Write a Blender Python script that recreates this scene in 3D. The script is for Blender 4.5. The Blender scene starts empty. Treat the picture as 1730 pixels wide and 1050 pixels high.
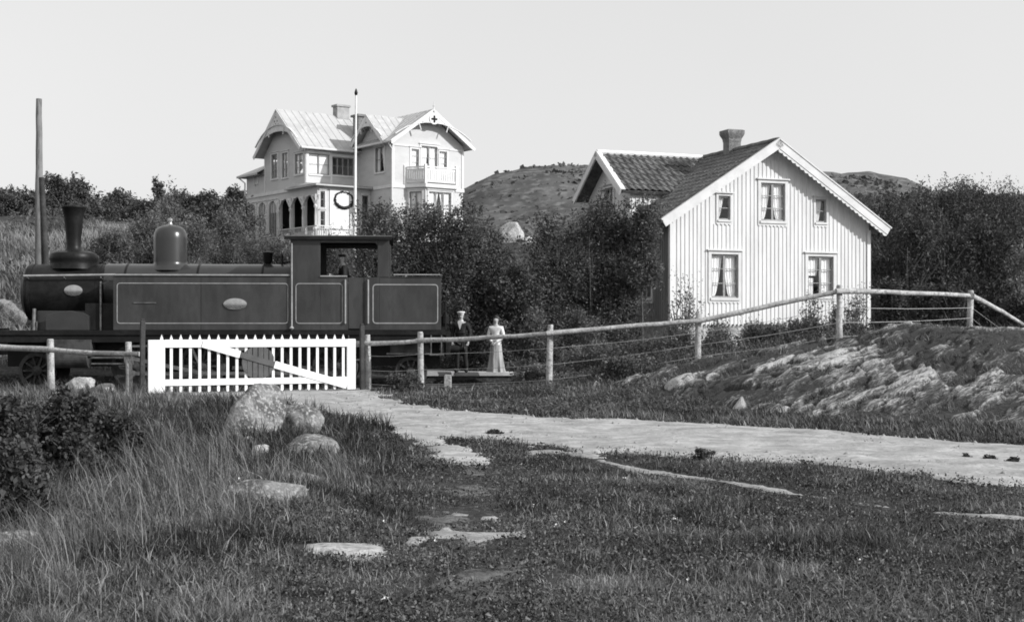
import bpy, bmesh, math, random
import numpy as np
from mathutils import Vector, Matrix, Euler
R = math.radians
scn = bpy.context.scene
COL = scn.collection

# ------------------------------------------------------------------ noise
def _hash(ix, iy, s):
    h = (ix.astype(np.int64)*374761393 + iy.astype(np.int64)*668265263 + s*974711) & 0xffffffff
    h = ((h ^ (h >> 13))*1274126177) & 0xffffffff
    return ((h ^ (h >> 16)) & 0xffff)/65535.0
def vnoise(x, y, s=0):
    x = np.asarray(x, float); y = np.asarray(y, float)
    ix = np.floor(x); iy = np.floor(y); fx = x-ix; fy = y-iy
    fx = fx*fx*(3-2*fx); fy = fy*fy*(3-2*fy)
    a = _hash(ix, iy, s); b = _hash(ix+1, iy, s); c = _hash(ix, iy+1, s); d = _hash(ix+1, iy+1, s)
    return (a*(1-fx)+b*fx)*(1-fy)+(c*(1-fx)+d*fx)*fy
def fbm(x, y, s=0, o=4):
    t = 0; a = .5
    for k in range(o):
        t = t+a*vnoise(np.asarray(x)*2**k, np.asarray(y)*2**k, s+k*17); a *= .5
    return t/(1-.5**o)
def sstep(a, b, x):
    t = np.clip((x-a)/(b-a), 0, 1); return t*t*(3-2*t)

# ------------------------------------------------------------------ terrain
TD = (math.cos(R(4)), math.sin(R(4))); TN = (-TD[1], TD[0])       # track direction and its normal
TO = (-7.678, 38.9)
def track_off(x, y): return (x-TO[0])*TN[0]+(y-TO[1])*TN[1]
def track_pt(s, o): return (TO[0]+s*TD[0]+o*TN[0], TO[1]+s*TD[1]+o*TN[1])
def mound(x, y):
    crest = np.interp(x, [-30, -1, .9, 2.5, 4.5, 6, 7.8, 9.5, 11.5, 14, 18, 40], [0, .0, .17, .42, .80, 1.0, 1.25, 1.62, 1.5, 1.4, 1.3, 1.3])
    y0 = np.interp(x, [-5, 0, 3, 5, 7, 12], [33, 31, 25, 22.5, 20, 18.5])
    up = sstep(0, 1, (y-y0)/(32.6-y0+1e-6)*1.02)**.85
    dn = 1-sstep(34.0, 37.2, y)
    return crest*up*dn
def Hh(x, y):
    x = np.asarray(x, float); y = np.asarray(y, float)
    t = track_off(x, y)
    small = (fbm(x*.5+y*.3, y*.5-x*.3, 3, 3)-.5)*.09*(1-sstep(30, 34, y))
    small = small + (fbm(x*1.3+y*.9, y*1.3-x*.9, 9, 3)-.5)*.035*(1-sstep(30, 34, y))
    lm = .16*np.exp(-((x+3.6)/2.2)**2-((y-15)/6)**2) + .10*np.exp(-((x+2.2)/1.2)**2-((y-11)/2.5)**2)
    near = small+lm+mound(x, y)
    cut = -.24
    k1 = sstep(-3.3, -1.9, t)
    side = near*(1-k1)+cut*k1
    kb = sstep(1.62, 1.75, t)
    fl = np.interp(y, [40, 42.9, 43.5, 47, 60, 75, 85, 97, 130, 200, 700], [.10, .12, .35, .9, 3.0, 5.5, 7.0, 7.4, 7.6, 5, 3])
    ll = np.interp(y, [40, 42, 46, 50, 60, 75, 100, 130, 200, 700], [.2, .6, 2.6, 3.9, 5.9, 7.6, 8.3, 8.0, 5, 3])
    rr = np.interp(y, [40, 42.9, 43.6, 46, 54, 60, 75, 100, 130, 200, 700], [.10, .14, .75, .85, .9, 1.5, 4.2, 8.0, 9.0, 6, 3])
    wl = sstep(-9.5, -14.5, x) if False else 1-sstep(-15.5, -9.5, x+ (y-45)*.12)
    wr = sstep(1.5, 5.0, x)
    far = fl*(1-wl)*(1-wr)+ll*wl+rr*wr
    far = far+(fbm(x*.15, y*.15, 5, 3)-.5)*1.2*sstep(47, 70, y)*(1-.8*np.exp(-((x+9)/12)**2-((y-90)/12)**2))
    far = far+(fbm(x*1.3, y*1.3, 6, 3)-.5)*.25*sstep(41.5, 44, y)*wl
    return side*(1-kb)+far*kb
def hz(x, y): return float(Hh(np.array([x]), np.array([y]))[0])

# ------------------------------------------------------------------ materials
def nodes(m):
    m.use_nodes = True; return m.node_tree.nodes, m.node_tree.links
def mat(name, c0, c1=None, rough=.8, scale=4, bump=.0, bscale=40, spec=.3, metal=0, stretch=(1, 1, 1), c2=None, thr=(.42, .6), detail=6, coord='Object', coat=0):
    m = bpy.data.materials.new(name); N, L = nodes(m)
    b = N['Principled BSDF']; b.inputs['Roughness'].default_value = rough; b.inputs['Metallic'].default_value = metal
    b.inputs['Specular IOR Level'].default_value = spec
    if coat: b.inputs['Coat Weight'].default_value = coat; b.inputs['Coat Roughness'].default_value = .25
    tc = N.new('ShaderNodeTexCoord'); mp = N.new('ShaderNodeMapping'); mp.inputs['Scale'].default_value = stretch
    L.new(tc.outputs[coord], mp.inputs['Vector'])
    if c1 is None: c1 = c0*.8
    nz = N.new('ShaderNodeTexNoise'); nz.inputs['Scale'].default_value = scale; nz.inputs['Detail'].default_value = detail; nz.inputs['Roughness'].default_value = .62
    L.new(mp.outputs[0], nz.inputs['Vector'])
    cr = N.new('ShaderNodeValToRGB'); cr.color_ramp.elements[0].position = thr[0]; cr.color_ramp.elements[1].position = thr[1]
    cr.color_ramp.elements[0].color = (c0, c0, c0, 1); cr.color_ramp.elements[1].color = (c1, c1, c1, 1)
    L.new(nz.outputs['Fac'], cr.inputs[0]); out = cr.outputs[0]
    if c2 is not None:
        n2 = N.new('ShaderNodeTexNoise'); n2.inputs['Scale'].default_value = scale*5.3; n2.inputs['Detail'].default_value = 5; L.new(mp.outputs[0], n2.inputs['Vector'])
        r2 = N.new('ShaderNodeValToRGB'); r2.color_ramp.elements[0].position = .5; r2.color_ramp.elements[1].position = .66
        r2.color_ramp.elements[0].color = (0, 0, 0, 1); r2.color_ramp.elements[1].color = (1, 1, 1, 1); L.new(n2.outputs['Fac'], r2.inputs[0])
        mx = N.new('ShaderNodeMixRGB'); L.new(r2.outputs[0], mx.inputs[0]); L.new(out, mx.inputs[1]); mx.inputs[2].default_value = (c2, c2, c2, 1); out = mx.outputs[0]
    L.new(out, b.inputs['Base Color'])
    if bump:
        nb = N.new('ShaderNodeTexNoise'); nb.inputs['Scale'].default_value = bscale; nb.inputs['Detail'].default_value = 6; L.new(mp.outputs[0], nb.inputs['Vector'])
        bm = N.new('ShaderNodeBump'); bm.inputs['Strength'].default_value = bump; bm.inputs['Distance'].default_value = .03
        L.new(nb.outputs['Fac'], bm.inputs['Height']); L.new(bm.outputs[0], b.inputs['Normal'])
    return m
def outcropmat():
    m = bpy.data.materials.new('mossy_granite'); N, L = nodes(m); b = N['Principled BSDF']; b.inputs['Roughness'].default_value = .95; b.inputs['Specular IOR Level'].default_value = .2
    at = N.new('ShaderNodeAttribute'); at.attribute_name = 'tone'; tc = N.new('ShaderNodeTexCoord')
    mp = N.new('ShaderNodeMapping'); mp.inputs['Rotation'].default_value = (0, 0, R(-51)); L.new(tc.outputs['Object'], mp.inputs[0])
    m2 = N.new('ShaderNodeMapping'); m2.inputs['Scale'].default_value = (1.0, 6.5, 4); L.new(mp.outputs[0], m2.inputs[0])
    nz = N.new('ShaderNodeTexNoise'); nz.inputs['Scale'].default_value = 3.2; nz.inputs['Detail'].default_value = 10; nz.inputs['Roughness'].default_value = .7; L.new(m2.outputs[0], nz.inputs['Vector'])
    ad = N.new('ShaderNodeMath'); ad.operation = 'MULTIPLY_ADD'; ad.inputs[1].default_value = 3.0; ad.inputs[2].default_value = -1.5; L.new(nz.outputs['Fac'], ad.inputs[0])
    sm = N.new('ShaderNodeMath'); sm.operation = 'ADD'; L.new(ad.outputs[0], sm.inputs[0]); L.new(at.outputs['Fac'], sm.inputs[1])
    cr = N.new('ShaderNodeValToRGB'); e = cr.color_ramp.elements; e[0].position = .22; e[0].color = (.045, .045, .045, 1); e[1].position = 1.0; e[1].color = (.40, .40, .40, 1)
    k = e.new(.45); k.color = (.10, .10, .10, 1); k = e.new(.68); k.color = (.17, .17, .17, 1); L.new(sm.outputs[0], cr.inputs[0]); L.new(cr.outputs[0], b.inputs['Base Color'])
    n3 = N.new('ShaderNodeTexNoise'); n3.inputs['Scale'].default_value = 7; n3.inputs['Detail'].default_value = 8; L.new(m2.outputs[0], n3.inputs['Vector'])
    bm = N.new('ShaderNodeBump'); bm.inputs['Strength'].default_value = 1; bm.inputs['Distance'].default_value = .06; L.new(n3.outputs['Fac'], bm.inputs['Height']); L.new(bm.outputs[0], b.inputs['Normal'])
    return m
def leafmat(name, lo, hi, trans=.25, rough=.55):
    m = bpy.data.materials.new(name); N, L = nodes(m); b = N['Principled BSDF']
    at = N.new('ShaderNodeAttribute'); at.attribute_name = 'tone'
    cr = N.new('ShaderNodeValToRGB'); cr.color_ramp.elements[0].color = (lo, lo, lo, 1); cr.color_ramp.elements[1].color = (hi, hi, hi, 1)
    L.new(at.outputs['Fac'], cr.inputs[0]); L.new(cr.outputs[0], b.inputs['Base Color'])
    b.inputs['Roughness'].default_value = rough; b.inputs['Specular IOR Level'].default_value = .35
    tr = N.new('ShaderNodeBsdfTranslucent'); L.new(cr.outputs[0], tr.inputs['Color'])
    ms = N.new('ShaderNodeMixShader'); ms.inputs[0].default_value = trans
    L.new(b.outputs[0], ms.inputs[1]); L.new(tr.outputs[0], ms.inputs[2]); L.new(ms.outputs[0], N['Material Output'].inputs['Surface'])
    return m
def glassmat():
    m = bpy.data.materials.new('window_glass'); N, L = nodes(m); N.remove(N['Principled BSDF'])
    t = N.new('ShaderNodeBsdfTransparent'); t.inputs[0].default_value = (1, 1, 1, 1)
    g = N.new('ShaderNodeBsdfGlossy'); g.inputs['Roughness'].default_value = .03; g.inputs['Color'].default_value = (.9, .9, .9, 1)
    lw = N.new('ShaderNodeLayerWeight'); lw.inputs[0].default_value = .5; p5 = N.new('ShaderNodeMath'); p5.operation = 'POWER'; p5.inputs[1].default_value = 4; L.new(lw.outputs['Facing'], p5.inputs[0])
    f = N.new('ShaderNodeMath'); f.operation = 'MULTIPLY_ADD'; f.inputs[1].default_value = .9; f.inputs[2].default_value = .05; L.new(p5.outputs[0], f.inputs[0])
    mx = N.new('ShaderNodeMixShader'); L.new(f.outputs[0], mx.inputs[0]); L.new(t.outputs[0], mx.inputs[1]); L.new(g.outputs[0], mx.inputs[2])
    L.new(mx.outputs[0], N['Material Output'].inputs['Surface']); return m

M = {}
M['soil'] = mat('dark_turf_soil', .015, .035, .95, 2.3, 1.0, 18, c2=.07, coord='Object', detail=12)
M['hillside'] = mat('rocky_heath', .055, .11, .95, .16, 1.0, 2.0, c2=.17, coord='Object', stretch=(1, .6, 2.2), thr=(.4, .62))
M['road'] = mat('pale_gravel_road', .25, .46, .95, 1.6, 1.0, 12, c2=.30, detail=15, stretch=(.9, 1.2, 1), thr=(.38, .62))
M['path'] = mat('worn_sandy_ground', .24, .40, .95, 3, .5, 40, c2=.2, detail=9)
M['worn'] = mat('trodden_earth', .055, .16, .95, 5, .9, 25, c2=.10, detail=12)
M['ballast'] = mat('track_ballast', .14, .26, .95, 6, .9, 25, c2=.09)
M['platform'] = mat('platform_gravel', .42, .52, .95, 3, .3, 40)
M['rock'] = mat('lichen_granite', .085, .21, .95, 4.5, 1.0, 22, c2=.36, detail=12, thr=(.44, .58))
M['rockpale'] = mat('pale_granite', .34, .50, .93, 3, .8, 18, c2=.2, detail=9)
M['outcrop'] = mat('mossy_outcrop', .035, .40, .95, .9, .9, 9, c2=.09, stretch=(.9, 2.6, 2), thr=(.47, .60), detail=10)
M['outcrop'] = outcropmat()
M['white'] = mat('white_house_paint', .74, .68, .6, 1.2, .12, 60, c2=.70, detail=8)
M['sidewall'] = mat('darker_side_wall', .20, .26, .8, .9, .12, 50, stretch=(3, 3, .5))  # side wall base colour, set darker than the gable siding
M['siding'] = mat('weathered_white_siding', .72, .62, .7, .9, .12, 50, c2=.67, detail=9, stretch=(3, 3, .5))
M['trim'] = mat('cream_trim', .66, .58, .6, 2, .08, 50)
M['sash'] = mat('grey_sash_paint', .30, .22, .55, 5)
M['villawall'] = mat('villa_wall_paint', .56, .50, .7, .7, .1, 30, c2=.55, stretch=(1, 1, 3))
M['villatrim'] = mat('villa_trim_paint', .70, .62, .6, 2)
M['villaroof'] = mat('sheet_metal_roof', .46, .40, .65, .5, .05, 10, c2=.50, detail=9)
M['tile'] = mat('clay_pantile', .085, .16, .85, 2.5, .5, 30, c2=.055, detail=8)
M['tile2'] = mat('old_roof_tile', .10, .15, .85, 1.5, .5, 30, c2=.20, detail=8)
M['brick'] = mat('chimney_brick', .12, .20, .9, 5, .6, 20, c2=.26)
M['brickpale'] = mat('pale_chimney_render', .30, .38, .9, 3, .4, 20)
M['found'] = mat('whitewashed_foundation', .52, .30, .9, 2, .6, 12, c2=.2)
M['curtain'] = mat('lace_curtain', .88, .84, .9, 6)
M['dark'] = mat('black_paint_and_shade', .02, .012, .9, 3)  # near-black: shade painted into porch and cutouts, paint of the cross
M['glass'] = glassmat()
M['gatewhite'] = mat('fresh_white_gate_paint', .86, .80, .45, 3, .1, 50, c2=.83, detail=8)
M['disc'] = mat('dark_signal_paint', .075, .095, .7, 5, .2, 40)
M['log'] = mat('peeled_grey_log', .34, .52, .85, 3, .5, 30, c2=.22, stretch=(1, 1, 1), detail=8)
M['logdark'] = mat('weathered_dark_post', .035, .07, .85, 3, .5, 30, c2=.05)
M['wire'] = mat('galvanised_wire', .45, .35, .5, 5, metal=.3)
M['pole'] = mat('grey_telegraph_wood', .15, .23, .85, 1.2, .4, 20, stretch=(3, 3, .4), c2=.1)
M['flagpole'] = mat('white_flagpole_paint', .82, .75, .5, 3)
M['engine'] = mat('engine_green_paint', .026, .048, .45, .9, .05, 3, spec=.35, detail=10, coat=.3, stretch=(1.6, 1, .55), c2=.036)
M['enginedark'] = mat('sooty_black_paint', .010, .018, .42, 2, .04, 20, spec=.18, c2=.009)
M['boiler'] = mat('boiler_cladding', .03, .038, .28, 1.4, .02, 20, spec=.35, coat=.3)
M['lining'] = mat('pale_lining_paint', .34, .26, .5, 6)
M['brass'] = mat('polished_brass', .5, .4, .25, 5, metal=.9)
M['steel'] = mat('oily_steel', .22, .12, .4, 5, metal=.6)
M['wheel'] = mat('dirty_wheel_paint', .03, .065, .6, 4, .2, 20)
M['sleeper'] = mat('tarred_sleeper', .06, .10, .9, 5, .5, 20)
M['rail'] = mat('rusty_rail', .12, .2, .5, 5, metal=.5)
M['skin'] = mat('skin', .42, .38, .6, 8)
M['suit'] = mat('dark_wool_suit', .018, .03, .9, 9, .2, 80)
M['cloth'] = mat('white_cotton', .74, .68, .9, 9, .1, 60)
M['skirt'] = mat('grey_linen_skirt', .40, .28, .9, 5, .2, 50, stretch=(3, 3, .4))
M['hair'] = mat('dark_hair', .05, .03, .7, 20)
M['bark'] = mat('grey_bark', .07, .13, .9, 8, .6, 30)
M['leaf'] = leafmat('hedge_leaf', .022, .22, .32, .6)
M['leafdark'] = leafmat('wood_leaf', .018, .16, .28, .65)
M['leafpale'] = leafmat('willow_leaf', .028, .25, .32, .6)
M['leaffar'] = leafmat('far_tree_leaf', .05, .13, .2)
M['turf'] = leafmat('turf_blade', .014, .29, .15, .7)
M['straw'] = leafmat('straw_blade', .05, .36, .25, .6)

# ------------------------------------------------------------------ mesh builder
V = Vector
class MB:
    def __init__(s): s.v = []; s.f = []
    def add(s, vs, fs):
        n = len(s.v); s.v += [tuple(p) for p in vs]; s.f += [tuple(i+n for i in f) for f in fs]; return s
    def box(s, x0, x1, y0, y1, z0, z1):
        return s.add([(x0, y0, z0), (x1, y0, z0), (x1, y1, z0), (x0, y1, z0), (x0, y0, z1), (x1, y0, z1), (x1, y1, z1), (x0, y1, z1)],
                     [(0, 3, 2, 1), (4, 5, 6, 7), (0, 1, 5, 4), (1, 2, 6, 5), (2, 3, 7, 6), (3, 0, 4, 7)])
    def beam(s, p0, p1, w, h, up=(0, 0, 1)):
        p0 = V(p0); p1 = V(p1); d = (p1-p0).normalized(); a = d.cross(V(up)).normalized()*w/2; b = a.cross(d).normalized()*h/2
        vs = [p-a-b if k == 0 else p+a-b if k == 1 else p+a+b if k == 2 else p-a+b for p in (p0, p1) for k in range(4)]
        return s.add(vs, [(0, 1, 2, 3), (7, 6, 5, 4), (0, 4, 5, 1), (1, 5, 6, 2), (2, 6, 7, 3), (3, 7, 4, 0)])
    def prism(s, poly, O, A, B, Nn, t):
        O = V(O); A = V(A); B = V(B); Nn = V(Nn)*t; n = len(poly)
        vs = [O+A*a+B*b for a, b in poly]+[O+A*a+B*b+Nn for a, b in poly]
        return s.add(vs, [tuple(range(n))[::-1], tuple(range(n, 2*n))]+[(i, (i+1) % n, (i+1) % n+n, i+n) for i in range(n)])
    def tube(s, pts, rad, n=8):
        pts = [V(p) for p in pts]; rad = rad if hasattr(rad, '__len__') else [rad]*len(pts); b0 = len(s.v); ref = None
        for i, p in enumerate(pts):
            d = (pts[min(i+1, len(pts)-1)]-pts[max(i-1, 0)]).normalized()
            if ref is None: ref = d.orthogonal().normalized()
            a = (ref-d*ref.dot(d)).normalized(); ref = a; c = d.cross(a)
            for k in range(n):
                t = 2*math.pi*k/n; s.v.append(tuple(p+(a*math.cos(t)+c*math.sin(t))*rad[i]))
        for i in range(len(pts)-1):
            for k in range(n):
                s.f.append((b0+i*n+k, b0+i*n+(k+1) % n, b0+(i+1)*n+(k+1) % n, b0+(i+1)*n+k))
        s.f.append(tuple(b0+k for k in range(n))[::-1]); s.f.append(tuple(b0+(len(pts)-1)*n+k for k in range(n))); return s
    def lathe(s, prof, c=(0, 0, 0), ax='z', n=32):
        c = V(c); E = {'z': (V((1, 0, 0)), V((0, 1, 0)), V((0, 0, 1))), 'x': (V((0, 1, 0)), V((0, 0, 1)), V((1, 0, 0))), 'y': (V((0, 0, 1)), V((1, 0, 0)), V((0, 1, 0)))}[ax]
        b0 = len(s.v)
        for r, z in prof:
            for k in range(n):
                t = 2*math.pi*k/n; s.v.append(tuple(c+E[0]*(r*math.cos(t))+E[1]*(r*math.sin(t))+E[2]*z))
        for i in range(len(prof)-1):
            for k in range(n): s.f.append((b0+i*n+k, b0+i*n+(k+1) % n, b0+(i+1)*n+(k+1) % n, b0+(i+1)*n+k))
        if prof[0][0] > 1e-4: s.f.append(tuple(b0+k for k in range(n))[::-1])
        if prof[-1][0] > 1e-4: s.f.append(tuple(b0+(len(prof)-1)*n+k for k in range(n)))
        return s
    def build(s, name, m, parent=None, smooth=False, bevel=0, loc=None):
        me = bpy.data.meshes.new(name); me.from_pydata(s.v, [], s.f)
        if smooth:
            me.shade_smooth()
            try: me.set_sharp_from_angle(angle=R(38))
            except Exception: pass
        me.materials.append(M[m] if isinstance(m, str) else m)
        o = bpy.data.objects.new(name, me); COL.objects.link(o)
        if parent is not None: o.parent = parent
        if loc: o.location = loc
        if bevel:
            bv = o.modifiers.new('bevel', 'BEVEL'); bv.width = bevel; bv.segments = 1; bv.limit_method = 'ANGLE'
        return o
def npmesh(name, verts, faces, k, m, tone=None, parent=None, smooth=False):
    me = bpy.data.meshes.new(name); nv = len(verts); nf = len(faces)
    me.vertices.add(nv); me.vertices.foreach_set('co', np.ascontiguousarray(verts, np.float32).ravel())
    me.loops.add(nf*k); me.loops.foreach_set('vertex_index', np.ascontiguousarray(faces, np.int32).ravel())
    me.polygons.add(nf); me.polygons.foreach_set('loop_start', np.arange(0, nf*k, k, dtype=np.int32))
    if smooth: me.polygons.foreach_set('use_smooth', np.ones(nf, bool))
    me.update(calc_edges=True)
    if tone is not None:
        a = me.attributes.new('tone', 'FLOAT', 'POINT'); a.data.foreach_set('value', np.ascontiguousarray(tone, np.float32))
    me.materials.append(M[m]); o = bpy.data.objects.new(name, me); COL.objects.link(o)
    if parent is not None: o.parent = parent
    return o
def tag(o, label=None, cat=None, group=None, kind=None):
    if label: o['label'] = label
    if cat: o['category'] = cat
    if group: o['group'] = group
    if kind: o['kind'] = kind
    return o
def thing(name, label, cat, loc=(0, 0, 0), rz=0, group=None):
    o = bpy.data.objects.new(name, None); COL.objects.link(o); o.location = loc; o.rotation_euler = (0, 0, rz); o.empty_display_size = .3
    return tag(o, label, cat, group)

# ------------------------------------------------------------------ polygon fields (plan view, metres)
def pfield(poly, x, y):
    x = np.asarray(x, float); y = np.asarray(y, float)
    d = np.full(x.shape, 1e9); ins = np.zeros(x.shape, bool); n = len(poly)
    for i in range(n):
        x0, y0 = poly[i]; x1, y1 = poly[(i+1) % n]; dx = x1-x0; dy = y1-y0
        t = np.clip(((x-x0)*dx+(y-y0)*dy)/(dx*dx+dy*dy+1e-12), 0, 1)
        d = np.minimum(d, np.hypot(x-x0-t*dx, y-y0-t*dy))
        c = ((y0 > y) != (y1 > y)) & (x < (x1-x0)*(y-y0)/((y1-y0) if y1 != y0 else 1e-12)+x0); ins ^= c
    return np.where(ins, d, -d)
ROAD = [(-8.9, 33.6), (-6.9, 34.6), (-3.95, 36.2), (-2.9, 31.5), (-2.03, 28.3), (-.72, 25.6), (1.39, 23.9), (3.35, 22.9), (4.95, 21.2), (6.19, 19.4), (7.4, 18.3), (13, 13.6), (30, 5), (27, 0),
        (10, 10.4), (5.22, 13.8), (4.58, 14.3), (3.9, 15.2), (3.37, 15.9), (2.07, 16.7), (1.03, 17.4), (.45, 18.4), (-.13, 19.6), (-.75, 19.5), (-.5, 18.0), (-.27, 15.6), (-.66, 15.6), (-1.15, 18.2), (-2.12, 21.6), (-3.5, 25.4), (-5.9, 31.5), (-8.9, 33.0)]
def croad(x, y):
    return pfield(ROAD, x, y)+(fbm(np.asarray(x)*1.1, np.asarray(y)*.8, 31, 3)-.5)*.7+(fbm(np.asarray(x)*5, np.asarray(y)*3, 37, 4)-.5)*.42
TRK = [(.85, 17.0), (1.43, 15.95), (2.04, 14.78), (3.04, 12.98), (4.32, 11.45), (7, 9.0), (7, 8.72), (4.26, 11.22), (2.97, 12.72), (1.99, 14.52), (1.3, 15.6)]
def ctrk(x, y): return pfield(TRK, x, y)+(fbm(np.asarray(x)*2.2, np.asarray(y)*2.2, 41, 4)-.53)*.40
BARE = [[(-.55, 10.55), (.05, 10.5), (.1, 10.1), (-.2, 9.85), (-.5, 10.0), (-.75, 9.7), (-1.0, 9.75)], [(-.45, 11.8), (-.1, 11.7), (.0, 11.3), (-.3, 11.2)], [(.35, 10.65), (.7, 10.75), (.75, 10.45), (.4, 10.4)],
        [(.2, 18.2), (1.0, 17.4), (1.5, 16.6), (.9, 16.6), (.3, 17.4)]]
def cbare(x, y):
    f = np.full(np.asarray(x, float).shape, -9.)
    for p in BARE: f = np.maximum(f, pfield(p, x, y))
    return f+(fbm(np.asarray(x)*4, np.asarray(y)*2.4, 43, 4)-.62)*1.1*(np.asarray(y) < 30)
OUT = [(1.5, 31.2), (2.6, 29.5), (3.4, 26.5), (4.3, 24.2), (5.6, 23.2), (6.5, 21.8), (7.6, 20.4), (10, 19.2), (14, 18.6), (20, 20), (20, 34), (12, 35.2), (8.8, 34.6), (6.2, 32.6), (4.0, 32.4)]
def cout(x, y): return pfield(OUT, x, y)+(fbm(np.asarray(x)*.9, np.asarray(y)*.9, 47, 4)-.55)*1.6
def sheet(name, fld, bx, res, lift, m, label=None, kind='structure', disp=None, fade=.12, edrop=.10):
    xs = np.arange(bx[0], bx[1]+res, res); ys = np.arange(bx[2], bx[3]+res, res)
    X, Y = np.meshgrid(xs, ys); F = fld(X, Y); vmap = {}; vs = []; fs = []
    def vid(x, y):
        k = (round(x, 4), round(y, 4))
        if k not in vmap: vmap[k] = len(vs); vs.append(k)
        return vmap[k]
    for j in range(len(ys)-1):
        if F[j:j+2].max() <= 0: continue
        for i in range(len(xs)-1):
            q = [(X[j, i], Y[j, i], F[j, i]), (X[j, i+1], Y[j, i+1], F[j, i+1]), (X[j+1, i+1], Y[j+1, i+1], F[j+1, i+1]), (X[j+1, i], Y[j+1, i], F[j+1, i])]
            if max(p[2] for p in q) <= 0: continue
            out = []
            for a, b in zip(q, q[1:]+q[:1]):
                if a[2] > 0: out.append(vid(a[0], a[1]))
                if (a[2] > 0) != (b[2] > 0):
                    t = a[2]/(a[2]-b[2]); out.append(vid(a[0]+(b[0]-a[0])*t, a[1]+(b[1]-a[1])*t))
            out = [o for k, o in enumerate(out) if o != out[k-1]]
            if len(out) >= 3: fs.append(tuple(out))
    A = np.array(vs); fe = fld(A[:, 0], A[:, 1]); z = Hh(A[:, 0], A[:, 1])-.015+(lift+.015)*sstep(0, fade, fe)
    if disp is not None: w_ = sstep(0, .55, fe); z = z+disp(A[:, 0], A[:, 1])*w_-edrop*(1-w_)
    me = bpy.data.meshes.new(name); me.from_pydata([(a, b, c) for (a, b), c in zip(vs, z)], [], fs); me.shade_smooth(); me.materials.append(M[m])
    o = bpy.data.objects.new(name, me); COL.objects.link(o); return tag(o, label, None, None, kind)

# ground
def lines(segs):
    out = [segs[0][0]]
    for a, b, n in segs: out += list(np.linspace(a, b, n+1)[1:])
    return np.array(out)
gx = lines([(-600, -120, 8), (-120, -40, 26), (-40, -16, 50), (-16, 16, 200), (16, 40, 50), (40, 120, 26), (120, 600, 8)])
gy = lines([(-60, 2, 12), (2, 44, 280), (44, 60, 60), (60, 140, 80), (140, 700, 14)])
GX, GY = np.meshgrid(gx, gy); GZ = Hh(GX, GY)
nx = len(gx); ny = len(gy); idx = np.arange(nx*ny).reshape(ny, nx)
ff = np.stack([idx[:-1, :-1], idx[:-1, 1:], idx[1:, 1:], idx[1:, :-1]], -1).reshape(-1, 4)
tag(npmesh('ground', np.stack([GX, GY, GZ], -1).reshape(-1, 3), ff, 4, 'soil', smooth=True), kind='structure')
def rdisp(x, y):
    d = croad(x, y); r = np.exp(-((d-1.15)/.16)**2)+.7*np.exp(-((d-.45)/.14)**2)
    return .014*(fbm(x*1.7+y, y*1.7-x, 131, 4)-.5)+.02*(fbm(x*6, y*6, 133, 3)-.5)-.030*r*(.4+fbm(x*.8, y*.8, 134, 2))+.012
sheet('road', croad, (-9, 12, 8, 37), .09, .022, 'road', disp=rdisp, edrop=0)
sheet('path', ctrk, (.4, 7.2, 8.5, 17.5), .06, .012, 'path', fade=.03)
sheet('bare_ground', cbare, (-1.6, 2.0, 9, 18.6), .05, .014, 'path', fade=.04)
def ostreak(x, y):
    p = x*.62+y*.78; q = -x*.78+y*.62; q = q+(fbm(p*.6, q*.6, 50, 3)-.5)*1.3
    return .72*fbm(p*1.6, q*8.5, 57, 4)+.28*fbm(p*.5, q*1.9, 58, 3)
WP = [(-.75, 16.2), (-.15, 16.0), (.05, 13), (.1, 11), (.25, 8.5), (.4, 6.2), (-.5, 6.2), (-.6, 8.5), (-.75, 11), (-.7, 13)]
def cworn(x, y): return pfield(WP, x, y)+(fbm(np.asarray(x)*3.2, np.asarray(y)*2.2, 45, 5)-.60)*1.5
sheet('worn_path', cworn, (-2, 1.5, 5.8, 17), .06, .004, 'worn', fade=.2)
def plates(x, y):
    """elongated rock plates: (random value of the plate, distance to its crack, tilt position)"""
    x = np.asarray(x, float); y = np.asarray(y, float); p = x*.62+y*.78; q = -x*.78+y*.62
    wv = fbm(p*.7, q*.7, 150, 3)-.5; u = p*.75+wv*.8; v = q*2.3+wv*2.2+(fbm(p*3, q*3, 151, 2)-.5)*.35; iu = np.floor(u); iv = np.floor(v)
    d1 = np.full(x.shape, 9.); d2 = np.full(x.shape, 9.); val = np.zeros(x.shape); tl = np.zeros(x.shape)
    for a in (-1, 0, 1):
        for b in (-1, 0, 1):
            cx_ = iu+a; cy_ = iv+b; jx = cx_+.1+.8*_hash(cx_, cy_, 7); jy = cy_+.1+.8*_hash(cx_, cy_, 8); d = np.hypot(u-jx, v-jy); n1 = d < d1
            d2 = np.where(n1, d1, np.minimum(d2, d)); val = np.where(n1, _hash(cx_, cy_, 9), val); tl = np.where(n1, v-jy, tl); d1 = np.where(n1, d, d1)
    return val, d2-d1, tl
def odisp(x, y):
    a = fbm(x*.4, y*.4, 51, 4); r = ostreak(x, y); r2 = fbm(x*2.5+y, y*5-x*2, 59, 3)
    pv, pc, pt_ = plates(x, y)
    return (a-.5)*.16+np.clip(r-.46, -.06, .12)*.25+.05+(r2-.5)*.04+(pv-.5)*.13-.07*(1-sstep(0, .14, pc))-.06*pt_*(.3+pv)
OUTC = sheet('rock_outcrop', cout, (1.2, 16, 17.5, 36), .055, .02, 'outcrop', disp=odisp)
ome = OUTC.data; ov = np.empty(len(ome.vertices)*3, np.float32); ome.vertices.foreach_get('co', ov); ov = ov.reshape(-1, 3)
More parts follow.
